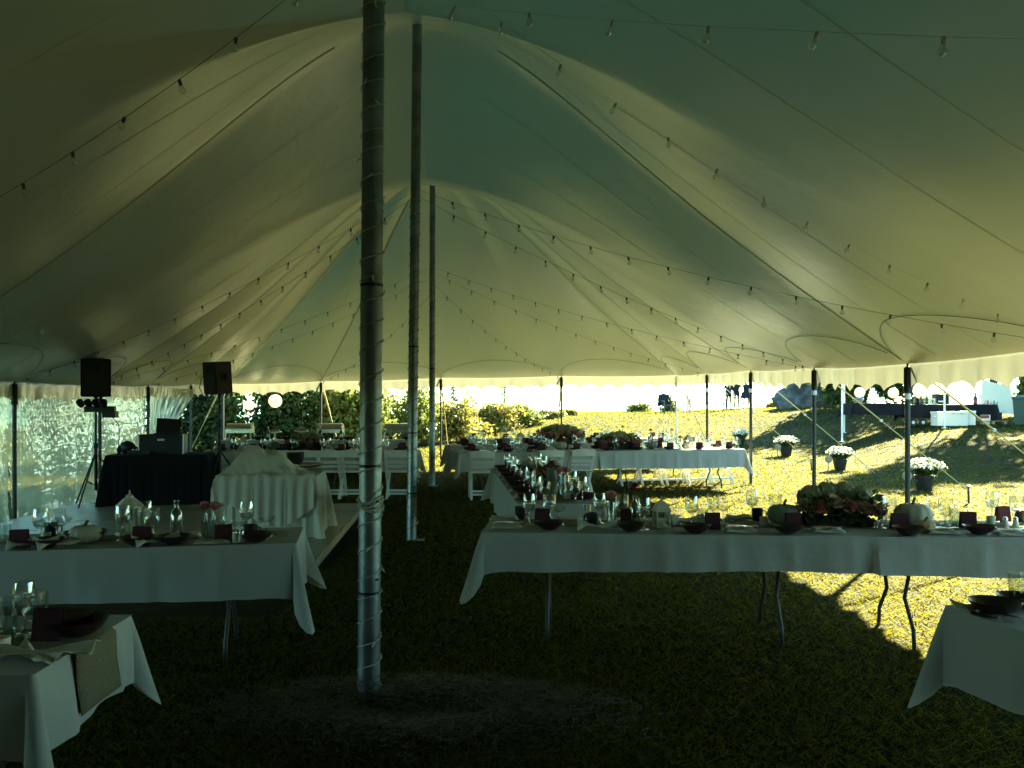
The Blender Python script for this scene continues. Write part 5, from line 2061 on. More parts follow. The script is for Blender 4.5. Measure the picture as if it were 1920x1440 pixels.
# tall hedge of trees behind the buffet (left)
HEDGE = [(-9.8, 27.0, 3.6, 3.0, 3.4, 0, 'tall dark leafy tree at the left end of the hedge'), (-7.4, 27.6, 3.2, 2.6, 3.0, 0, 'dark leafy tree behind the left chafing dish'),
         (-5.2, 28.3, 3.0, 2.6, 2.9, 1, 'green leafy tree behind the paper lanterns'), (-12.6, 25.0, 4.0, 3.5, 4.2, 0, 'dark tree seen through the plastic wall near its right end'),
         (-14.2, 20.5, 4.2, 3.6, 4.0, 1, 'green tree seen through the middle of the plastic wall'), (-15.5, 16.0, 4.0, 4.0, 4.4, 0, 'dark tree seen through the plastic wall at far left'),
         (-16.0, 11.5, 4.4, 4.0, 4.6, 0, 'dark tree outside the left edge of the tent')]
for k, (x, y, w_, d_, h, mk, lab) in enumerate(HEDGE):
    bush(x, y, w_, d_, h, mk, lab, 100 + k, n=7500, size=0.10, cat='tree', group='trees of the left hedge')
SHRUBS = [(-3.6, 30.0, 2.8, 2.2, 2.35, 1, 'tall yellow-green shrub left of the front centre pole'), (-4.6, 31.5, 2.6, 2.2, 2.5, 2, 'tall yellowing shrub behind the middle chafing dish'), (-1.9, 31.5, 2.6, 2.0, 1.9, 2, 'yellowing shrub between the centre poles'),
          (-2.7, 34.0, 3.2, 2.2, 1.55, 2, 'low autumn shrub right of the far pole'), (-0.9, 36.0, 3.2, 2.2, 1.35, 2, 'low autumn shrub below the small conifers'), (0.4, 37.5, 2.4, 2.0, 1.05, 1, 'rounded green shrub at the right end of the hedge'),
          (1.9, 42.0, 1.8, 1.2, 0.45, 2, 'very low scrub on the crest by the far eave pole'), (3.0, 44.0, 1.6, 1.0, 0.35, 2, 'lowest tuft of scrub on the open crest'), (7.4, 49.0, 2.2, 1.4, 0.7, 1, 'green scrub beside the jacket-draped garden chair'),
          (9.3, 50.0, 1.6, 1.2, 0.8, 1, 'green scrub under the left end of the garden bench'), (14.6, 46.5, 1.8, 1.2, 0.5, 2, 'dry scrub left of the boulder')]
for k, (x, y, w_, d_, h, mk, lab) in enumerate(SHRUBS):
    bush(x, y, w_, d_, h, mk, lab, 200 + k, n=4200 if h > 1 else 1500, size=0.075, trunk=h > 1.2)


def conifer(x, y, h, w_, label, seed):
    rg = np.random.default_rng(seed)
    g = gz(x, y) - 0.05
    r = empty('young_conifer', (x, y, g), label, 'tree', 'small conifers on the skyline')
    n = 1500
    t = rg.random(n) ** 0.8
    tier = np.abs(np.sin(t * 22)) * 0.5 + 0.5
    rad = (1 - t) * w_ / 2 * tier * np.sqrt(rg.random(n))
    a = rg.random(n) * 2 * PI
    c = np.stack([rad * np.cos(a), rad * np.sin(a), h * (0.12 + 0.86 * t) - 0.12 * rad], -1)
    dd = np.stack([np.cos(a), np.sin(a), 0.25 + 0 * a], -1)
    sd = np.stack([-np.sin(a), np.cos(a), 0 * a], -1)
    L = 0.15
    V = np.stack([c, c + dd * L * .5 + sd * 0.03, c + dd * L, c + dd * L * .5 - sd * 0.03], 1).reshape(-1, 3)
    np_mesh('crown', V, np.arange(4 * n).reshape(-1, 4), m_fol[0], r)
    MB().tube([(0, 0, 0), (0.01, 0, h * 0.6), (0, 0, h)], [0.04, 0.025, 0.006], 7).build('trunk', m_bark, r)


conifer(-2.55, 37.0, 2.45, 1.3, 'left small conifer above the autumn shrubs', 1)
conifer(-0.35, 38.5, 2.6, 1.0, 'right small conifer with a bare leader', 2)


# ---------------------------------------------------------------- trees at the right: backdrop of the bar and shade on the slope
def tall_tree(x, y, h, w_, mk, label, seed, n=9000, lift=0.28):
    return bush(x, y, w_, w_ * 0.9, h, mk, label, seed, n=n, size=0.13, cat='tree', group='trees at the right of the hill', lift=h * lift)


tall_tree(15.2, 37.5, 5.2, 4.2, 0, 'dark tree behind the pyramid of cups', 301, lift=0.0)
tall_tree(18.3, 38.5, 6.0, 4.6, 0, 'dark tree behind the middle of the bar', 302, lift=0.0)
tall_tree(22.5, 36.0, 6.5, 5.0, 1, 'leafy tree behind the white bar canopy', 303)
tall_tree(19.6, 31.0, 3.4, 2.6, 1, 'leafy tree at the right picture edge by the bin', 304, lift=0.0)
tall_tree(18.2, 32.2, 8.2, 5.2, 1, 'tall tree whose trunk stands behind the white bar sheet', 309, n=8000, lift=0.52)
tall_tree(25.5, 31.0, 7.0, 5.4, 0, 'tall tree outside the right edge beyond the bin', 305)
tall_tree(23.5, 25.5, 6.2, 4.6, 0, 'tall tree outside the right edge lower down', 306)
tall_tree(16.6, 21.0, 5.6, 3.2, 1, 'slim tree outside the right edge near the potted flowers', 307)
tall_tree(18.8, 18.2, 5.2, 3.4, 1, 'slim tree outside the right edge below the bin', 308)


# ---------------------------------------------------------------- boulder
def boulder():
    x, y = 15.1, 41.5
    rg = random.Random(5)
    bm = bmesh.new()
    bmesh.ops.create_icosphere(bm, subdivisions=5, radius=1.0)
    from mathutils import noise
    for v in bm.verts:
        c = v.co.copy()
        k = 1 + 0.28 * noise.noise(c * 1.3 + Vector((3, 1, 7))) + 0.14 * noise.noise(c * 3.4) + 0.06 * noise.noise(c * 9)
        c = c * k
        c.x *= 2.15
        c.y *= 1.3
        c.z *= 1.35
        c.x += 0.55 * c.z * 0.5
        v.co = c
    me = bpy.data.meshes.new('boulder')
    bm.to_mesh(me)
    bm.free()
    me.polygons.foreach_set('use_smooth', [True] * len(me.polygons))
    me.materials.append(mat('boulder_stone', (0.11, 0.115, 0.11), rough=0.9, col2=(0.035, 0.037, 0.04), vscale=2.5, bump=1.0, bscale=5, detail=8))
    o = bpy.data.objects.new('boulder', me)
    COL.objects.link(o)
    o.location = (x, y, gz(x, y) + 0.35)
    tag(o, 'large grey boulder on the crest left of the bar', 'boulder')


boulder()

# ---------------------------------------------------------------- garden bench, chair with jacket
m_iron = mat('garden_iron', (0.10, 0.09, 0.07), rough=0.6)


def garden_bench():
    x, y, _ = Q(1325, 48.5)
    r = empty('garden_bench', (x, y, gz(x, y)), 'slender iron garden bench with a top rail on the crest', 'bench', None, 0.06)
    W = 2.1
    for s in (-1, 1):
        MB().tube([(s * W / 2, 0.18, 0), (s * W / 2, 0.20, 1.05)], 0.040, 6).build('back_post', m_iron, r)
        MB().tube([(s * (W / 2 - 0.0), -0.26, 0), (s * W / 2, -0.26, 0.66)], 0.040, 6).build('front_post', m_iron, r)
        MB().tube([(s * W / 2, -0.28, 0.66), (s * W / 2, 0.20, 0.70)], 0.040, 6).build('arm_rest', m_iron, r)
    MB().tube([(-W / 2, 0.20, 1.04), (W / 2, 0.20, 1.04)], 0.040, 6).build('top_rail', m_iron, r)
    for k in range(1, 12):
        xx = -W / 2 + W * k / 12
        MB().tube([(xx, 0.195, 0.44), (xx, 0.20, 1.04)], 0.018, 5).build('spindle', m_iron, r)
    for k in range(5):
        MB().box((0, -0.22 + k * 0.10, 0.42), (W - 0.05, 0.08, 0.06)).build('seat_slat', m_iron, r)
    for s in (-1, 1):
        MB().bar((s * W / 2 * 0.96, -0.24, 0.39), (s * W / 2 * 0.96, 0.18, 0.39), 0.03, 0.04).build('seat_rail', m_iron, r)


garden_bench()


def garden_chair():
    x, y, _ = Q(1252, 46.5)
    r = empty('garden_chair', (x, y, gz(x, y)), 'iron garden armchair on the crest left of the bench', 'chair', None, 0.3)
    for sx in (-1, 1):
        MB().tube([(sx * 0.33, 0.25, 0), (sx * 0.33, 0.30, 0.98)], 0.040, 6).build('back_post', m_iron, r)
        MB().tube([(sx * 0.33, -0.25, 0), (sx * 0.33, -0.25, 0.62)], 0.040, 6).build('front_post', m_iron, r)
        MB().tube([(sx * 0.33, -0.27, 0.62), (sx * 0.33, 0.28, 0.66)], 0.040, 6).build('arm_rest', m_iron, r)
    MB().tube([(-0.33, 0.30, 0.97), (0.33, 0.30, 0.97)], 0.040, 6).build('top_rail', m_iron, r)
    for k in range(4):
        MB().box((0, -0.20 + k * 0.12, 0.42), (0.64, 0.10, 0.06)).build('seat_slat', m_iron, r)
    m_jacket = mat('navy_wool', (0.018, 0.022, 0.032), rough=0.95)
    rows = []
    for i in range(21):
        t = i / 20
        row = []
        for j in range(13):
            s = j / 12 - 0.5
            a = s * 2
            wdt = 0.24 + 0.10 * t
            front = -0.06 if t < 0.5 else 0
            yy = 0.22 - 0.03 * math.cos(a * 3) - 0.05 * math.sin(t * PI) + 0.03 * math.sin(s * 14 + t * 3)
            zz = 1.06 - 0.10 * (2 * s) ** 2 - t * 0.62
            row.append((-0.12 + s * 2 * wdt, yy, zz))
        rows.append(row)
    back = [[(p[0] * 1.02, p[1] + 0.13 + 0.03 * math.sin(k), p[2]) for p in row] for k, row in enumerate(rows)]
    shell = [list(reversed(r_)) for r_ in back]
    ring = [rows[i] + list(reversed(back[i])) + [rows[i][0]] for i in range(21)]
    o = MB().grid(ring).add([p for p in ring[0][:-1]], [tuple(range(26))]).build('draped_jacket', m_jacket, smooth='auto')
    o.location = r.location
    o.rotation_euler = r.rotation_euler
    sl = MB()
    for s in (-1, 1):
        sl.tube([(-0.12 + s * 0.26, 0.25, 0.98), (-0.12 + s * 0.34, 0.18, 0.70), (-0.12 + s * 0.33, 0.12, 0.44)], [0.06, 0.055, 0.05], 8)
    so = sl.build('sleeves', m_jacket, o, smooth=True)
    tag(o, 'dark jacket draped over the iron garden armchair', 'jacket')


garden_chair()


# ---------------------------------------------------------------- people on the crest
m_skin = mat('skin', (0.50, 0.32, 0.24), rough=0.6)
m_suit = mat('dark_suit', (0.014, 0.018, 0.026), rough=0.9)
m_dress = mat('navy_dress', (0.012, 0.016, 0.028), rough=0.9)
m_hair = mat('brown_hair', (0.05, 0.03, 0.02), rough=0.8)
m_hairb = mat('fair_hair', (0.22, 0.14, 0.07), rough=0.8)
m_shoe = mat('shoe', (0.02, 0.018, 0.016), rough=0.5)
m_shirt = mat('white_shirt', (0.7, 0.7, 0.66), rough=0.8)


def skin_body(name, joints, bones, material, parent=None, sub=2):
    """One continuous body: joints {name: (x, y, z, radius)} and bones between them."""
    keys = list(joints)
    me = bpy.data.meshes.new(name)
    me.from_pydata([joints[k][:3] for k in keys], [(keys.index(a), keys.index(b)) for a, b in bones], [])
    o = bpy.data.objects.new(name, me)
    COL.objects.link(o)
    sk = o.modifiers.new('skin', 'SKIN')
    layer = me.skin_vertices[0].data if me.skin_vertices else None
    if layer is None:
        bpy.context.view_layer.objects.active = o
        layer = me.skin_vertices.new().data if hasattr(me.skin_vertices, 'new') else None
    for i, k in enumerate(keys):
        r = joints[k][3]
        rr = r if isinstance(r, tuple) else (r, r)
        layer[i].radius = rr
        layer[i].use_root = (k == keys[0])
    sm = o.modifiers.new('sub', 'SUBSURF')
    sm.levels = sm.render_levels = sub
    dg = bpy.context.evaluated_depsgraph_get()
    new = bpy.data.meshes.new_from_object(o.evaluated_get(dg))
    o.modifiers.clear()
    o.data = new
    new.materials.clear()
    new.materials.append(material)
    new.polygons.foreach_set('use_smooth', [True] * len(new.polygons))
    if parent:
        o.parent = parent
    return o


def head_of(parent, z, h, hair_m, yaw=0.0, long_hair=False, x=0.0):
    """Face details and hair on a head centred at z."""
    hd = MB().ico((0, 0, 0), h * 0.50, 3, (0.78, 0.90, 1.0))
    a = []
    for v in hd.v:
        vx, vy, vz = v
        if vz < 0:
            vx *= 1 + 0.35 * vz / h
            vy *= 1 + 0.10 * vz / h
        a.append((vx, vy, vz))
    hd.v = a
    hd.tube([(0, -h * 0.42, h * 0.04), (0, -h * 0.53, -h * 0.08), (0, -h * 0.44, -h * 0.11)], [h * 0.03, h * 0.06, h * 0.03], 6)
    for s in (-1, 1):
        hd.ico((s * h * 0.39, 0.0, -h * 0.02), h * 0.09, 1, (0.4, 0.8, 1.2))
    o = hd.build('head', m_skin, parent, smooth=True, loc=(x, 0, z))
    o.rotation_euler = (0, 0, yaw)
    for s in (-1, 1):
        MB().ico((s * h * 0.15, -h * 0.405, h * 0.03), h * 0.045, 1, (1.3, 0.6, 0.8)).build('eye', m_hair, o)
    MB().ico((0, -h * 0.405, -h * 0.22), h * 0.07, 1, (1.4, 0.5, 0.4)).build('mouth', mat('lip', (0.40, 0.16, 0.14), rough=0.5), o)
    hr = MB().ico((0, h * 0.05, h * 0.09), h * 0.53, 3, (0.82, 0.92, 0.92), 0.06, 2)
    hr.v = [(v[0], max(v[1], -h * 0.30) if v[2] < h * 0.32 else v[1], max(v[2], -h * 0.20 if v[1] > -h * 0.1 else h * 0.14)) for v in hr.v]
    if long_hair:
        hr.tube([(0, h * 0.35, h * 0.1), (0, h * 0.46, -h * 0.3), (0, h * 0.40, -h * 0.85)], [h * 0.36, h * 0.36, h * 0.16], 10)
    hr.build('hair', hair_m, o, smooth=True)
    return o


def hand_parts(j, side, wrist, direction, size=0.085):
    """Adds finger joints to a skeleton dict; returns bones."""
    w = Vector(wrist)
    d = Vector(direction).normalized()
    s = d.cross(Vector((0, 1, 0)))
    s = s.normalized() if s.length > 0.1 else Vector((1, 0, 0))
    bones = []
    j[side + 'palm'] = (*(w + d * size * 0.9), (0.022, 0.034))
    bones.append((side + 'wrist', side + 'palm'))
    for k, (off, ln) in enumerate(((-0.027, 0.80), (-0.009, 0.95), (0.009, 0.90), (0.027, 0.70))):
        a = w + d * size * 1.15 + s * off
        b = w + d * size * (1.15 + ln * 0.55) + s * off * 1.2 + Vector((0, -0.01, 0))
        c = w + d * size * (1.15 + ln) + s * off * 1.2 + Vector((0, -0.03, 0))
        for nm, p in (('a', a), ('b', b), ('c', c)):
            j[f'{side}f{k}{nm}'] = (*p, 0.0095)
        bones += [(side + 'palm', f'{side}f{k}a'), (f'{side}f{k}a', f'{side}f{k}b'), (f'{side}f{k}b', f'{side}f{k}c')]
    t0 = w + d * size * 0.5 + s * -0.04 + Vector((0, -0.01, 0))
    t1 = w + d * size * 0.95 + s * -0.062 + Vector((0, -0.02, 0))
    j[side + 't0'] = (*t0, 0.011)
    j[side + 't1'] = (*t1, 0.010)
    bones += [(side + 'palm', side + 't0'), (side + 't0', side + 't1')]
    return bones


def person_suit(px, d, h, label, hair_m, rz, lean, arms, seed, long_hair=False, skirt=False):
    """Standing adult: legs and torso in one body, hands with fingers, head, hair and clothes as children."""
    x, y, _ = Q(px, d)
    r = empty('person', (x, y, gz(x, y)), label, 'person', None, rz)
    k = h / 1.75
    leg_m = m_skin if skirt else m_suit
    st = 0.10 if not skirt else 0.13
    j = {'pelvis': (0, 0, 0.94 * k, (0.135 * k, 0.10 * k)), 'waist': (lean[0] * .3, 0, 1.10 * k, (0.125 * k, 0.09 * k)), 'chest': (lean[0] * .7, lean[1], 1.30 * k, (0.165 * k, 0.105 * k)), 'neck': (lean[0], lean[1], 1.48 * k, 0.055 * k),
         'throat': (lean[0], lean[1] - 0.01, 1.56 * k, 0.05 * k)}
    b = [('pelvis', 'waist'), ('waist', 'chest'), ('chest', 'neck'), ('neck', 'throat')]
    for s, nm in ((-1, 'l'), (1, 'r')):
        j[nm + 'hip'] = (s * 0.09 * k, 0, 0.88 * k, 0.088 * k)
        j[nm + 'knee'] = (s * st, -0.02, 0.49 * k, 0.058 * k if not skirt else 0.05)
        j[nm + 'calf'] = (s * (st + .005), 0.01, 0.34 * k, 0.052 * k if not skirt else 0.047)
        j[nm + 'ankle'] = (s * (st + 0.01), 0.02, 0.09, 0.045 * k if not skirt else 0.03)
        b += [('pelvis', nm + 'hip'), (nm + 'hip', nm + 'knee'), (nm + 'knee', nm + 'calf'), (nm + 'calf', nm + 'ankle')]
        sh = Vector((lean[0] + s * 0.185 * k, lean[1], 1.41 * k))
        el, wr = Vector(arms[nm][0]), Vector(arms[nm][1])
        j[nm + 'shoulder'] = (*sh, 0.062 * k)
        j[nm + 'elbow'] = (*el, 0.044 * k)
        j[nm + 'wrist'] = (*wr, 0.030 * k)
        b += [('chest', nm + 'shoulder'), (nm + 'shoulder', nm + 'elbow'), (nm + 'elbow', nm + 'wrist')]
        b += hand_parts(j, nm, wr, wr - el)
    body = skin_body('body', j, b, leg_m, r, 2)
    # clothes: second material slots by region
    me = body.data
    me.materials.append(m_skin)
    wl_, wr_ = Vector(arms['l'][1]), Vector(arms['r'][1])
    for p in me.polygons:
        c = p.center
        if skirt:
            p.material_index = 0
        elif (c - wl_).length < 0.19 and (c - wl_).dot(wl_ - Vector(arms['l'][0])) > 0 or (c - wr_).length < 0.19 and (c - wr_).dot(wr_ - Vector(arms['r'][0])) > 0 or c.z > 1.475 * k:
            p.material_index = 1
    for s in (-1, 1):
        MB().ico((s * (st + .015), -0.05, 0.05), 0.055, 2, (0.85, 2.3, 0.95)).build('shoe', m_shoe, r, smooth=True)
    if skirt:
        prof = [(0.40, 0.62 * k), (0.36, 0.72 * k), (0.25, 0.92 * k), (0.165, 1.06 * k), (0.165, 1.15 * k), (0.195, 1.30 * k), (0.17, 1.40 * k), (0.10, 1.43 * k)]
        mb = MB()
        rows = []
        for i, (rad, z) in enumerate(prof):
            row = []
            for q in range(41):
                a = 2 * PI * q / 40
                rr = rad * (1 + (0.10 * math.sin(a * 8) if i < 3 else 0)) * (0.9 if i < 4 else 1)
                row.append((rr * math.cos(a) + lean[0] * z / 1.4, rr * 0.66 * math.sin(a) + lean[1] * z / 1.4, z))
            rows.append(row)
        mb.grid(rows).build('dress', m_dress, r, smooth=True)
    else:
        prof = [(0.20, 0.80 * k), (0.19, 0.95 * k), (0.165, 1.10 * k), (0.205, 1.28 * k), (0.215, 1.40 * k), (0.09, 1.49 * k)]
        rows = []
        for i, (rad, z) in enumerate(prof):
            rows.append([(rad * math.cos(2 * PI * q / 32) + lean[0] * z / 1.4, rad * 0.66 * math.sin(2 * PI * q / 32) + lean[1] * z / 1.4, z) for q in range(33)])
        MB().grid(rows).build('jacket', m_suit, r, smooth=True)
        MB().add([(-0.045 + lean[0], -0.145 + lean[1], 1.44 * k), (0.045 + lean[0], -0.145 + lean[1], 1.44 * k), (lean[0] * .8, -0.150 + lean[1], 1.20 * k)], [(0, 1, 2)]).build('shirt_front', m_shirt, r)
    head_of(r, 1.64 * k, 0.235 * k, hair_m, 0.3, long_hair, lean[0])
    return r


person_suit(1366, 47.5, 1.70, 'person in a dark suit facing the viewer beside the bench', m_hair, 0.25, (0, 0), {'l': ((-0.30, 0.02, 1.16), (-0.24, -0.16, 0.96)), 'r': ((0.30, 0.02, 1.15), (0.28, -0.12, 0.93))}, 1)
person_suit(1381, 47.9, 1.74, 'person in a long dark outfit turned away, middle of the three', m_hair, PI - 0.6, (0.02, 0.02), {'l': ((-0.30, 0.0, 1.16), (-0.28, -0.08, 0.90)), 'r': ((0.29, 0.02, 1.16), (0.20, -0.20, 1.0))}, 2, True)
person_suit(1399, 47.5, 1.68, 'person in a short dark dress stretching out an arm', m_hair, 0.1, (0.0, 0), {'l': ((-0.44, -0.05, 1.36), (-0.68, -0.10, 1.42)), 'r': ((0.34, 0.02, 1.14), (0.36, -0.10, 0.92))}, 3, True, True)

# ---------------------------------------------------------------- potted mums beside the stakes
m_pot = mat('dark_pot', (0.02, 0.02, 0.018), rough=0.6)
m_mum = leaf_mat('white_petal', (0.62, 0.60, 0.46), (0.85, 0.83, 0.70), trans=0.3)


def potted_mum(px, d, s, label, seed):
    x, y, _ = Q(px, d)
    r = empty('potted_mum', (x, y, gz(x, y) + 0.005), label, 'potted flowers', 'potted white flowers along the guy stakes')
    r.scale = (s,) * 3
    MB().lathe([(0.105, 0), (0.11, 0.01), (0.145, 0.20), (0.155, 0.205), (0.155, 0.225), (0.14, 0.225), (0.13, 0.20), (0.001, 0.195)], 20).build('pot', m_pot, r, smooth='auto')
    V, F = foliage_cloud([(0, 0, 0.30, 0.20, 0.20, 0.13), (0, 0, 0.36, 0.24, 0.24, 0.10)], 900, 0.035, seed)
    np_mesh('leaves', V, F, m_fol[0], r)
    rg = random.Random(seed)
    mb = MB()
    for k in range(170):
        z = 1 - 0.85 * (k + 0.5) / 170
        a = k * 2.39996
        sn = math.sqrt(1 - z * z)
        dv = Vector((sn * math.cos(a), sn * math.sin(a), z))
        lob = 1 + 0.16 * math.sin(3 * a + seed * 2.1) * (1 - z) + 0.10 * math.sin(seed * 5 + 7 * dv.x + 4 * dv.y)
        c = Vector((dv.x * 0.275 * lob, dv.y * 0.275 * lob, 0.32 + dv.z * 0.165 * lob)) + Vector((rg.gauss(0, .008), rg.gauss(0, .008), rg.gauss(0, .008)))
        e1 = dv.orthogonal().normalized()
        e2 = dv.cross(e1)
        R = 0.026
        vs = [c + dv * 0.006]
        for q in range(10):
            an = 2 * PI * q / 10
            rr = R * (1.0 if q % 2 else 0.55)
            vs.append(c + (e1 * math.cos(an) + e2 * math.sin(an)) * rr + dv * (0.004 if q % 2 else -0.004))
        mb.add(vs, [(0, 1 + q, 1 + (q + 1) % 10) for q in range(10)])
    mb.build('blooms', m_mum, r, fix=False)
    return r


potted_mum(1388, 28.5, 1.05, 'potted flowers farthest off, behind the pole at the far table end', 1)
potted_mum(1474, 24.6, 1.20, 'potted white flowers second farthest, in full sun', 2)
potted_mum(1575, 20.3, 1.12, 'potted white flowers between the two right-hand eave poles', 3)
potted_mum(1733, 15.6, 1.18, 'nearest potted white flowers, beside the pole with the white band', 4)
m_disc = mat('log_slice', (0.36, 0.27, 0.16), rough=0.9, var=0.3, vscale=14)
for k, (px, d, lab) in enumerate(((1458, 24.4, 'second farthest'), (1553, 20.1, 'third'), (1700, 15.4, 'nearest'))):
    x, y, _ = Q(px, d)
    r = empty('solar_lamp', (x, y, gz(x, y)), 'small round garden lamp left of the ' + lab + ' potted flowers', 'garden lamp', 'round garden lamps')
    MB().tube([(0, 0, -0.05), (0, 0, 0.22)], 0.010, 6).build('spike', m_iron, r)
    MB().lathe([(0.0, 0.0), (0.085, 0.004), (0.09, 0.02), (0.085, 0.035), (0.0, 0.04)], 18).build('disc', m_disc, r, smooth='auto', loc=(0, 0, 0.27)).rotation_euler = (PI / 2, 0, 0)


# ---------------------------------------------------------------- bar on the slope
def bar_area():
    D = 27.5
    xl, xr = Q(1597, D)[0], Q(1893, D)[0]
    zt = CAM_H + (HOR - 757) / FPX * D
    g0 = gz((xl + xr) / 2, D)
    f1 = Frame((xl, D), (Q(1700, D)[0], D + 0.05), 0.78, z=zt + 0.01, g=gz(xl + 1, D))
    f2 = Frame((Q(1700, D)[0] + .01, D - 0.05), (Q(1850, D)[0], D - 0.2), 0.78, z=zt - 0.03, g=gz((xl + xr) / 2 + .3, D))
    f3 = Frame((Q(1850, D)[0] + 0.1, D - 0.25), (xr, D + 0.7), 0.75, z=zt - 0.02, g=gz(xr, D))
    names = ['left table of the bar under a black cloth', 'middle table of the bar under a black cloth', 'angled right table of the bar under a black cloth']
    for k, f in enumerate((f1, f2, f3)):
        folding_table(f, 'folding table legs of the ' + names[k].replace(' under a black cloth', ''), group='bar tables')
        cloth_obj(f, (0.36, 0.42, 0.38)[k], 'black cloth on the ' + ['left', 'middle', 'angled right'][k] + ' table of the bar', 81 + k, corner=(1.2, 1.5, 1.3, 1.3), material=m_blackcloth, group='black cloths of the bar')
    # pyramid of cups, each cup its own thing
    cupm = mat('paper_cup', (0.80, 0.79, 0.70), rough=0.6)
    cup = MB().lathe([(0.028, 0), (0.040, 0.10), (0.037, 0.10), (0.026, 0.006), (0.001, 0.005)], 12).build('paper_cup', cupm, smooth='auto')
    tag(cup, 'white paper cup in the pyramid on the bar', 'cup', 'pyramid of paper cups')
    base = Q(1640, D + 0.3)
    lv = 0
    for row in range(5):
        for k in range(6 - row):
            c = cup if (row == 0 and k == 0) else cup.copy()
            if c is not cup:
                COL.objects.link(c)
            c['label'] = 'paper cup, %s in the %s row of the cup pyramid' % (ordinal(k + 1) + ' from the left', ['bottom', 'second', 'third', 'fourth', 'top'][row])
            c.location = (base[0] - 0.22 + row * 0.028 + k * 0.088, D + 0.32, f1.z + 0.006 + row * 0.101)
    g = empty('punch_bowl', (Q(1617, D)[0], D + 0.35, f1.z + 0.006), 'large glass punch bowl left of the cup pyramid', 'bowl')
    MB().shell([(0.06, 0), (0.10, 0.02), (0.17, 0.10), (0.18, 0.18)], 20).build('glass', m_glassd, g, smooth=True, fix=False)
    MB().lathe([(0.09, 0.022), (0.155, 0.10), (0.160, 0.11)], 18).build('ice', m_ceram, g, smooth='auto')
    jar = empty('white_jar', (Q(1663, D)[0], D + 0.3, f1.z + 0.006), 'white jar right of the cup pyramid', 'jar')
    MB().lathe([(0.055, 0), (0.06, 0.02), (0.06, 0.14), (0.045, 0.16)], 14).build('body', m_ceram, jar, smooth='auto')
    MB().lathe([(0.05, 0.16), (0.05, 0.19), (0.01, 0.195)], 14).build('lid', m_ceram, jar, smooth='auto')
    # bottles and cans on the middle table
    cols = [(0.02, 0.03, 0.02), (0.20, 0.05, 0.03), (0.25, 0.16, 0.05), (0.03, 0.04, 0.03), (0.18, 0.03, 0.03), (0.25, 0.2, 0.1)]
    for k in range(8):
        cm = mat('bottle_colour_%d' % (k % 6), cols[k % 6], rough=0.2)
        b = empty('liquor_bottle', (Q(1722 + k * 3.6, D)[0], D + 0.2 + 0.16 * (k % 3), f2.z + 0.006), 'liquor bottle in the cluster behind the eave pole, ' + ordinal(k + 1) + ' from the left', 'bottle', 'liquor bottles on the bar')
        MB().lathe([(0.036, 0), (0.038, 0.01), (0.038, 0.17), (0.014, 0.23), (0.014, 0.28)], 10).build('glass', cm, b, smooth='auto')
        MB().lathe([(0.016, 0.26), (0.016, 0.29), (0.002, 0.291)], 8).build('cap', m_ratchet, b)
    b = empty('wine_bottle', (Q(1835, D)[0], D + 0.2, f2.z + 0.006), 'lone dark wine bottle on the bar', 'bottle')
    MB().lathe([(0.05, 0), (0.053, 0.01), (0.053, 0.22), (0.02, 0.30), (0.019, 0.38)], 14).build('glass', m_cup, b, smooth='auto')
    MB().lathe([(0.0535, 0.06), (0.0535, 0.16)], 14).build('label_band', mat('wine_label', (0.25, 0.06, 0.05), rough=0.7), b)
    for k in range(5):
        cm = mat('can_colour_%d' % k, [(0.55, 0.5, 0.4), (0.5, 0.15, 0.12), (0.6, 0.55, 0.5), (0.10, 0.35, 0.42), (0.55, 0.5, 0.3)][k], rough=0.3, metal=0.3)
        c = MB().lathe([(0.028, 0), (0.034, 0.008), (0.034, 0.11), (0.027, 0.125)], 12).build('drink_can', cm, smooth='auto')
        c.location = (Q(1862 + k * 6, D)[0], D + 0.5, f3.z + 0.008)
        tag(c, 'drink can on the right bar table, ' + ordinal(k + 1) + ' from the left', 'can', 'drink cans on the bar')
    x = empty('drinks_crate', (Q(1778, D)[0], D + 0.5, f2.z + 0.006), 'dark open crate behind the white canopy post', 'crate')
    MB().box((0, 0, 0.17), (0.42, 0.30, 0.34)).build('body', m_speaker, x)
    MB().box((-0.05, -0.156, 0.10), (0.20, 0.012, 0.05)).build('tag_plate', m_ceram, x)
    t = empty('glass_rack', (Q(1753, D)[0], D + 0.35, f2.z + 0.006), 'pale wire rack of glasses on the bar', 'rack')
    MB().box((0, 0, 0.015), (0.36, 0.30, 0.02)).build('tray', m_ceram, t)
    for k in range(9):
        MB().shell([(0.03, 0.03), (0.038, 0.20)], 10).build('glass', m_glassd, t, smooth=True, fix=False, loc=(-0.12 + 0.12 * (k % 3), -0.1 + 0.1 * (k // 3), 0))
    # round lanterns behind the bar
    ly = D + 1.2
    p = Q(1612, ly, 736)
    line_z = 2.62
    paper_lantern(p, 0.175, 'white paper lantern above the punch bowl', line_z - p[2])
    p = Q(1675, ly, 737)
    paper_lantern(p, 0.175, 'white paper lantern right of the cup pyramid', line_z - p[2])
    p = Q(1728, ly, 732)
    paper_lantern(p, 0.28, 'large white paper lantern right of the banded eave pole', line_z - p[2])
    # posts and the line that carries the lanterns
    posts = []
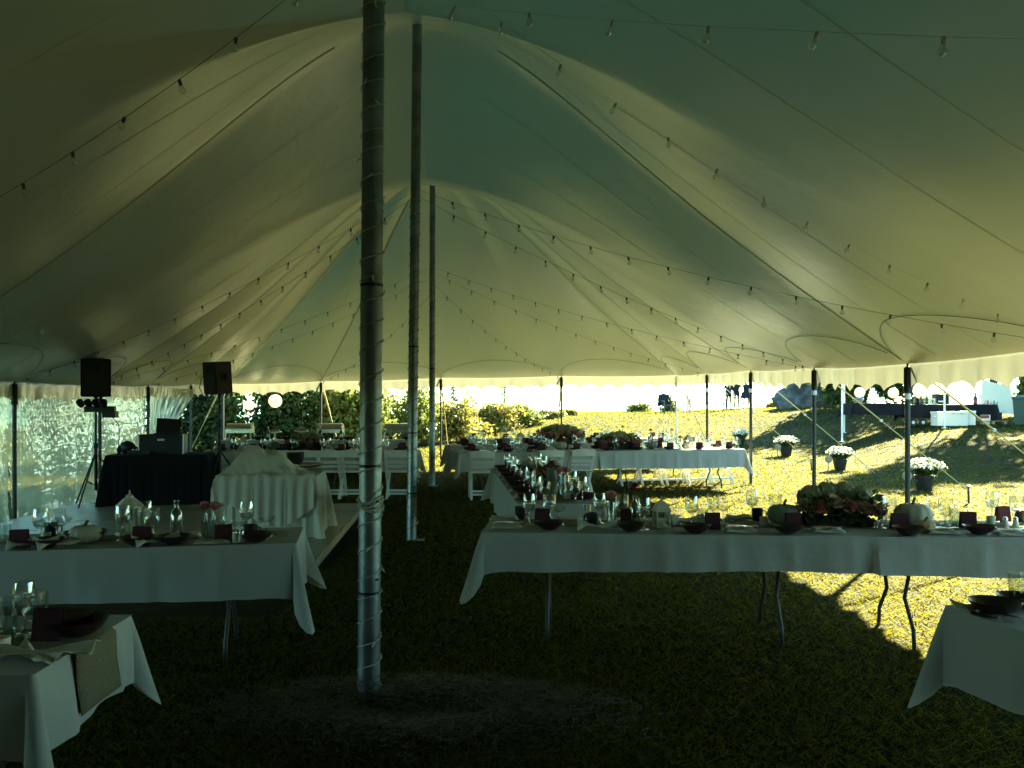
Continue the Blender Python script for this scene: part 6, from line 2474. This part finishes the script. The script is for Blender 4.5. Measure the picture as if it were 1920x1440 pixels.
    for k, (px, py, lab) in enumerate(((1579, 803, 'slim white canopy post left of the bar'), (1771, 813, 'slim white canopy post before the coolers'))):
        yy = D - 1.2 if k else D - 0.4
        xx = Q(px, yy)[0]
        gg = gz(xx, yy)
        r = empty('canopy_post', (xx, yy, gg), lab, 'post', 'white canopy posts of the bar')
        MB().tube([(0, 0, 0), (0, 0, 2.15)], 0.028, 10).build('tube', m_white, r, smooth='auto')
        MB().box((0, 0, 0.01), (0.14, 0.14, 0.02)).build('foot', m_white, r)
        posts.append((xx, yy, gg + 2.15))
    for k, (px, lab) in enumerate(((1583, 'slim rear canopy post left of the bar'), (1905, 'slim rear canopy post right of the bar'))):
        yy = D + 1.4
        xx = Q(px, yy)[0]
        gg = gz(xx, yy)
        r = empty('canopy_post', (xx, yy, gg), lab, 'post', 'white canopy posts of the bar')
        MB().tube([(0, 0, 0), (0, 0, 2.2)], 0.028, 10).build('tube', m_white, r, smooth='auto')
        MB().box((0, 0, 0.01), (0.14, 0.14, 0.02)).build('foot', m_white, r)
        posts.append((xx, yy, gg + 2.2))
    ro = MB().tube([posts[2][:2] + (line_z,), ((posts[2][0] + posts[3][0]) / 2, ly, line_z), posts[3][:2] + (line_z,)], 0.006, 5).build('lantern_line', m_cord)
    tag(ro, 'dark line carrying the paper lanterns behind the bar', 'rope')
    # white canopy sheet behind the bar
    rows = []
    for i in range(40):
        u = i / 39
        row = []
        for j in range(16):
            t = j / 15
            px = 1742 + 160 * u
            yy = D + 1.7 + 0.10 * math.sin(u * 14 + t * 3)
            zt_ = 2.55 - 0.30 * abs(math.sin(u * PI * 1.5 + 0.4)) * (1 - t)
            zb_ = 1.22
            row.append((Q(px, yy)[0], yy + 0.25 * (1 - t), zt_ + (zb_ - zt_) * t))
        rows.append(row)
    m_sheet = mat('white_canopy', (0.78, 0.76, 0.66), rough=0.8, trans=((0.75, 0.7, 0.55), 0.45))
    o = MB().grid(rows).build('canopy_sheet', m_sheet, smooth=True, fix=False)
    tag(o, 'bright white canopy sheet hung behind the bar', 'canopy')
    # coolers under the middle table
    m_cool = mat('cooler_plastic', (0.62, 0.61, 0.53), rough=0.5)

    def cooler(px, y, L, label, rz):
        xx = Q(px, y)[0]
        r = empty('cooler', (xx, y, gz(xx, y)), label, 'cooler', 'white coolers under the bar', rz)
        MB().box((0, 0, 0.20), (L, 0.40, 0.38)).build('tub', m_cool, r)
        lid = MB().box((0, 0, 0.425), (L + 0.03, 0.43, 0.07)).build('lid', m_cool, r)
        for s in (-1, 1):
            MB().box((s * (L / 2 + 0.018), 0, 0.30), (0.035, 0.16, 0.05)).build('handle', m_cool, r)
        for q in (-0.28, 0.0, 0.28):
            MB().lathe([(0.03, 0), (0.035, 0.01), (0.02, 0.014)], 12).build('lid_stud', m_ratchet, lid, loc=(q * L, -0.217, 0.42)).rotation_euler = (PI / 2, 0, 0)
    cooler(1780, D - 0.55, 0.98, 'long white cooler under the bar', 0.05)
    cooler(1815, D - 0.40, 0.42, 'short white cooler at the right of the long one', -0.5)
    xx = Q(1840, D)[0]
    r = empty('drink_box', (xx, D - 0.1, gz(xx, D)), 'red and white drink carton on the grass under the bar', 'carton')
    MB().box((0, 0, 0.15), (0.30, 0.30, 0.30)).build('carton', m_ceram, r)
    MB().box((-0.02, -0.155, 0.24), (0.26, 0.012, 0.10)).build('red_panel', mat('red_print', (0.35, 0.05, 0.05), rough=0.7), r)
    xx = Q(1862, D)[0]
    r = empty('black_box', (xx, D - 0.1, gz(xx, D) + 0.12), 'small black box on a pallet right of the coolers', 'box')
    MB().box((0, 0, 0.12), (0.30, 0.30, 0.24)).build('body', m_speaker, r)
    MB().box((0, 0, 0.25), (0.31, 0.31, 0.02)).build('lid', m_speaker, r)
    r = empty('pallet', (xx - 0.2, D - 0.1, gz(xx, D)), 'low grey pallet on the grass right of the coolers', 'pallet')
    for k in range(4):
        MB().box((0, -0.24 + k * 0.16, 0.105), (0.9, 0.11, 0.02)).build('slat', m_wood, r)
    for k in (-1, 0, 1):
        MB().box((k * 0.38, 0, 0.047), (0.08, 0.58, 0.09)).build('runner', m_wood, r)
    # hand truck with two wheels under the bar
    xx = Q(1722, D - 0.2)[0]
    r = empty('hand_truck', (xx, D - 0.15, gz(xx, D)), 'hand truck with two wheels lying under the bar', 'hand truck')
    for s in (-1, 1):
        wv = MB().lathe([(0.05, -0.03), (0.12, -0.035), (0.135, 0), (0.12, 0.035), (0.05, 0.03)], 20).build('wheel', m_black, r, smooth='auto', loc=(s * 0.16, 0, 0.135))
        wv.rotation_euler = (PI / 2, 0, 0.2)
        MB().lathe([(0.0, -0.04), (0.055, -0.04), (0.055, 0.04), (0.0, 0.04)], 14).build('hub', m_cool, wv)
        MB().tube([(s * 0.10, 0.06, 0.12), (s * 0.10, 0.25, 0.55)], 0.014, 8).build('rail', m_steel, r)
    MB().tube([(-0.16, 0, 0.135), (0.16, 0, 0.135)], 0.012, 8).build('axle', m_steel, r)
    # bin at the right edge
    xx = Q(1918, D - 0.5)[0]
    r = empty('wheeled_bin', (xx, D - 0.5, gz(xx, D)), 'dark green bin at the right picture edge', 'bin')
    MB().lathe([(0.26, 0), (0.27, 0.02), (0.33, 0.78), (0.35, 0.80), (0.35, 0.84)], 4).build('body', mat('bin_green', (0.02, 0.055, 0.045), rough=0.5), r)
    MB().lathe([(0.37, 0.84), (0.37, 0.88), (0.10, 0.94)], 4).build('lid', mat('bin_green', (0.02, 0.055, 0.045)), r)


bar_area()

# ---------------------------------------------------------------- hay round the foot of the front pole
def hay():
    n = 5200
    rg = np.random.default_rng(4)
    a = rg.random(n) * 2 * PI
    q = np.abs(rg.normal(0.55, 0.22, n))
    x = -0.75 + 0.35 + np.cos(a) * q * 1.25 - 0.1
    y = 4.35 + np.sin(a) * q * 0.62
    h = 0.10 * np.exp(-((q - 0.55) / 0.3) ** 2)
    z = h * rg.random(n) + 0.01
    d = rg.random(n) * 2 * PI
    L = 0.06 + 0.09 * rg.random(n)
    dx, dy, dz = np.cos(d) * L, np.sin(d) * L, (rg.random(n) - 0.4) * 0.06
    w_ = 0.003
    V = np.stack([np.stack([x - np.sin(d) * w_, y + np.cos(d) * w_, z], -1), np.stack([x + np.sin(d) * w_, y - np.cos(d) * w_, z], -1), np.stack([x + dx, y + dy, np.maximum(0.005, z + dz)], -1)], 1).reshape(-1, 3)
    o = np_mesh('hay', V, np.arange(3 * n).reshape(-1, 3), leaf_mat('hay_straw', (0.035, 0.036, 0.02), (0.09, 0.083, 0.045), trans=0.2))
    tag(o, 'loose cut hay heaped round the foot of the front pole', 'hay', kind='stuff')


hay()
label_placed()
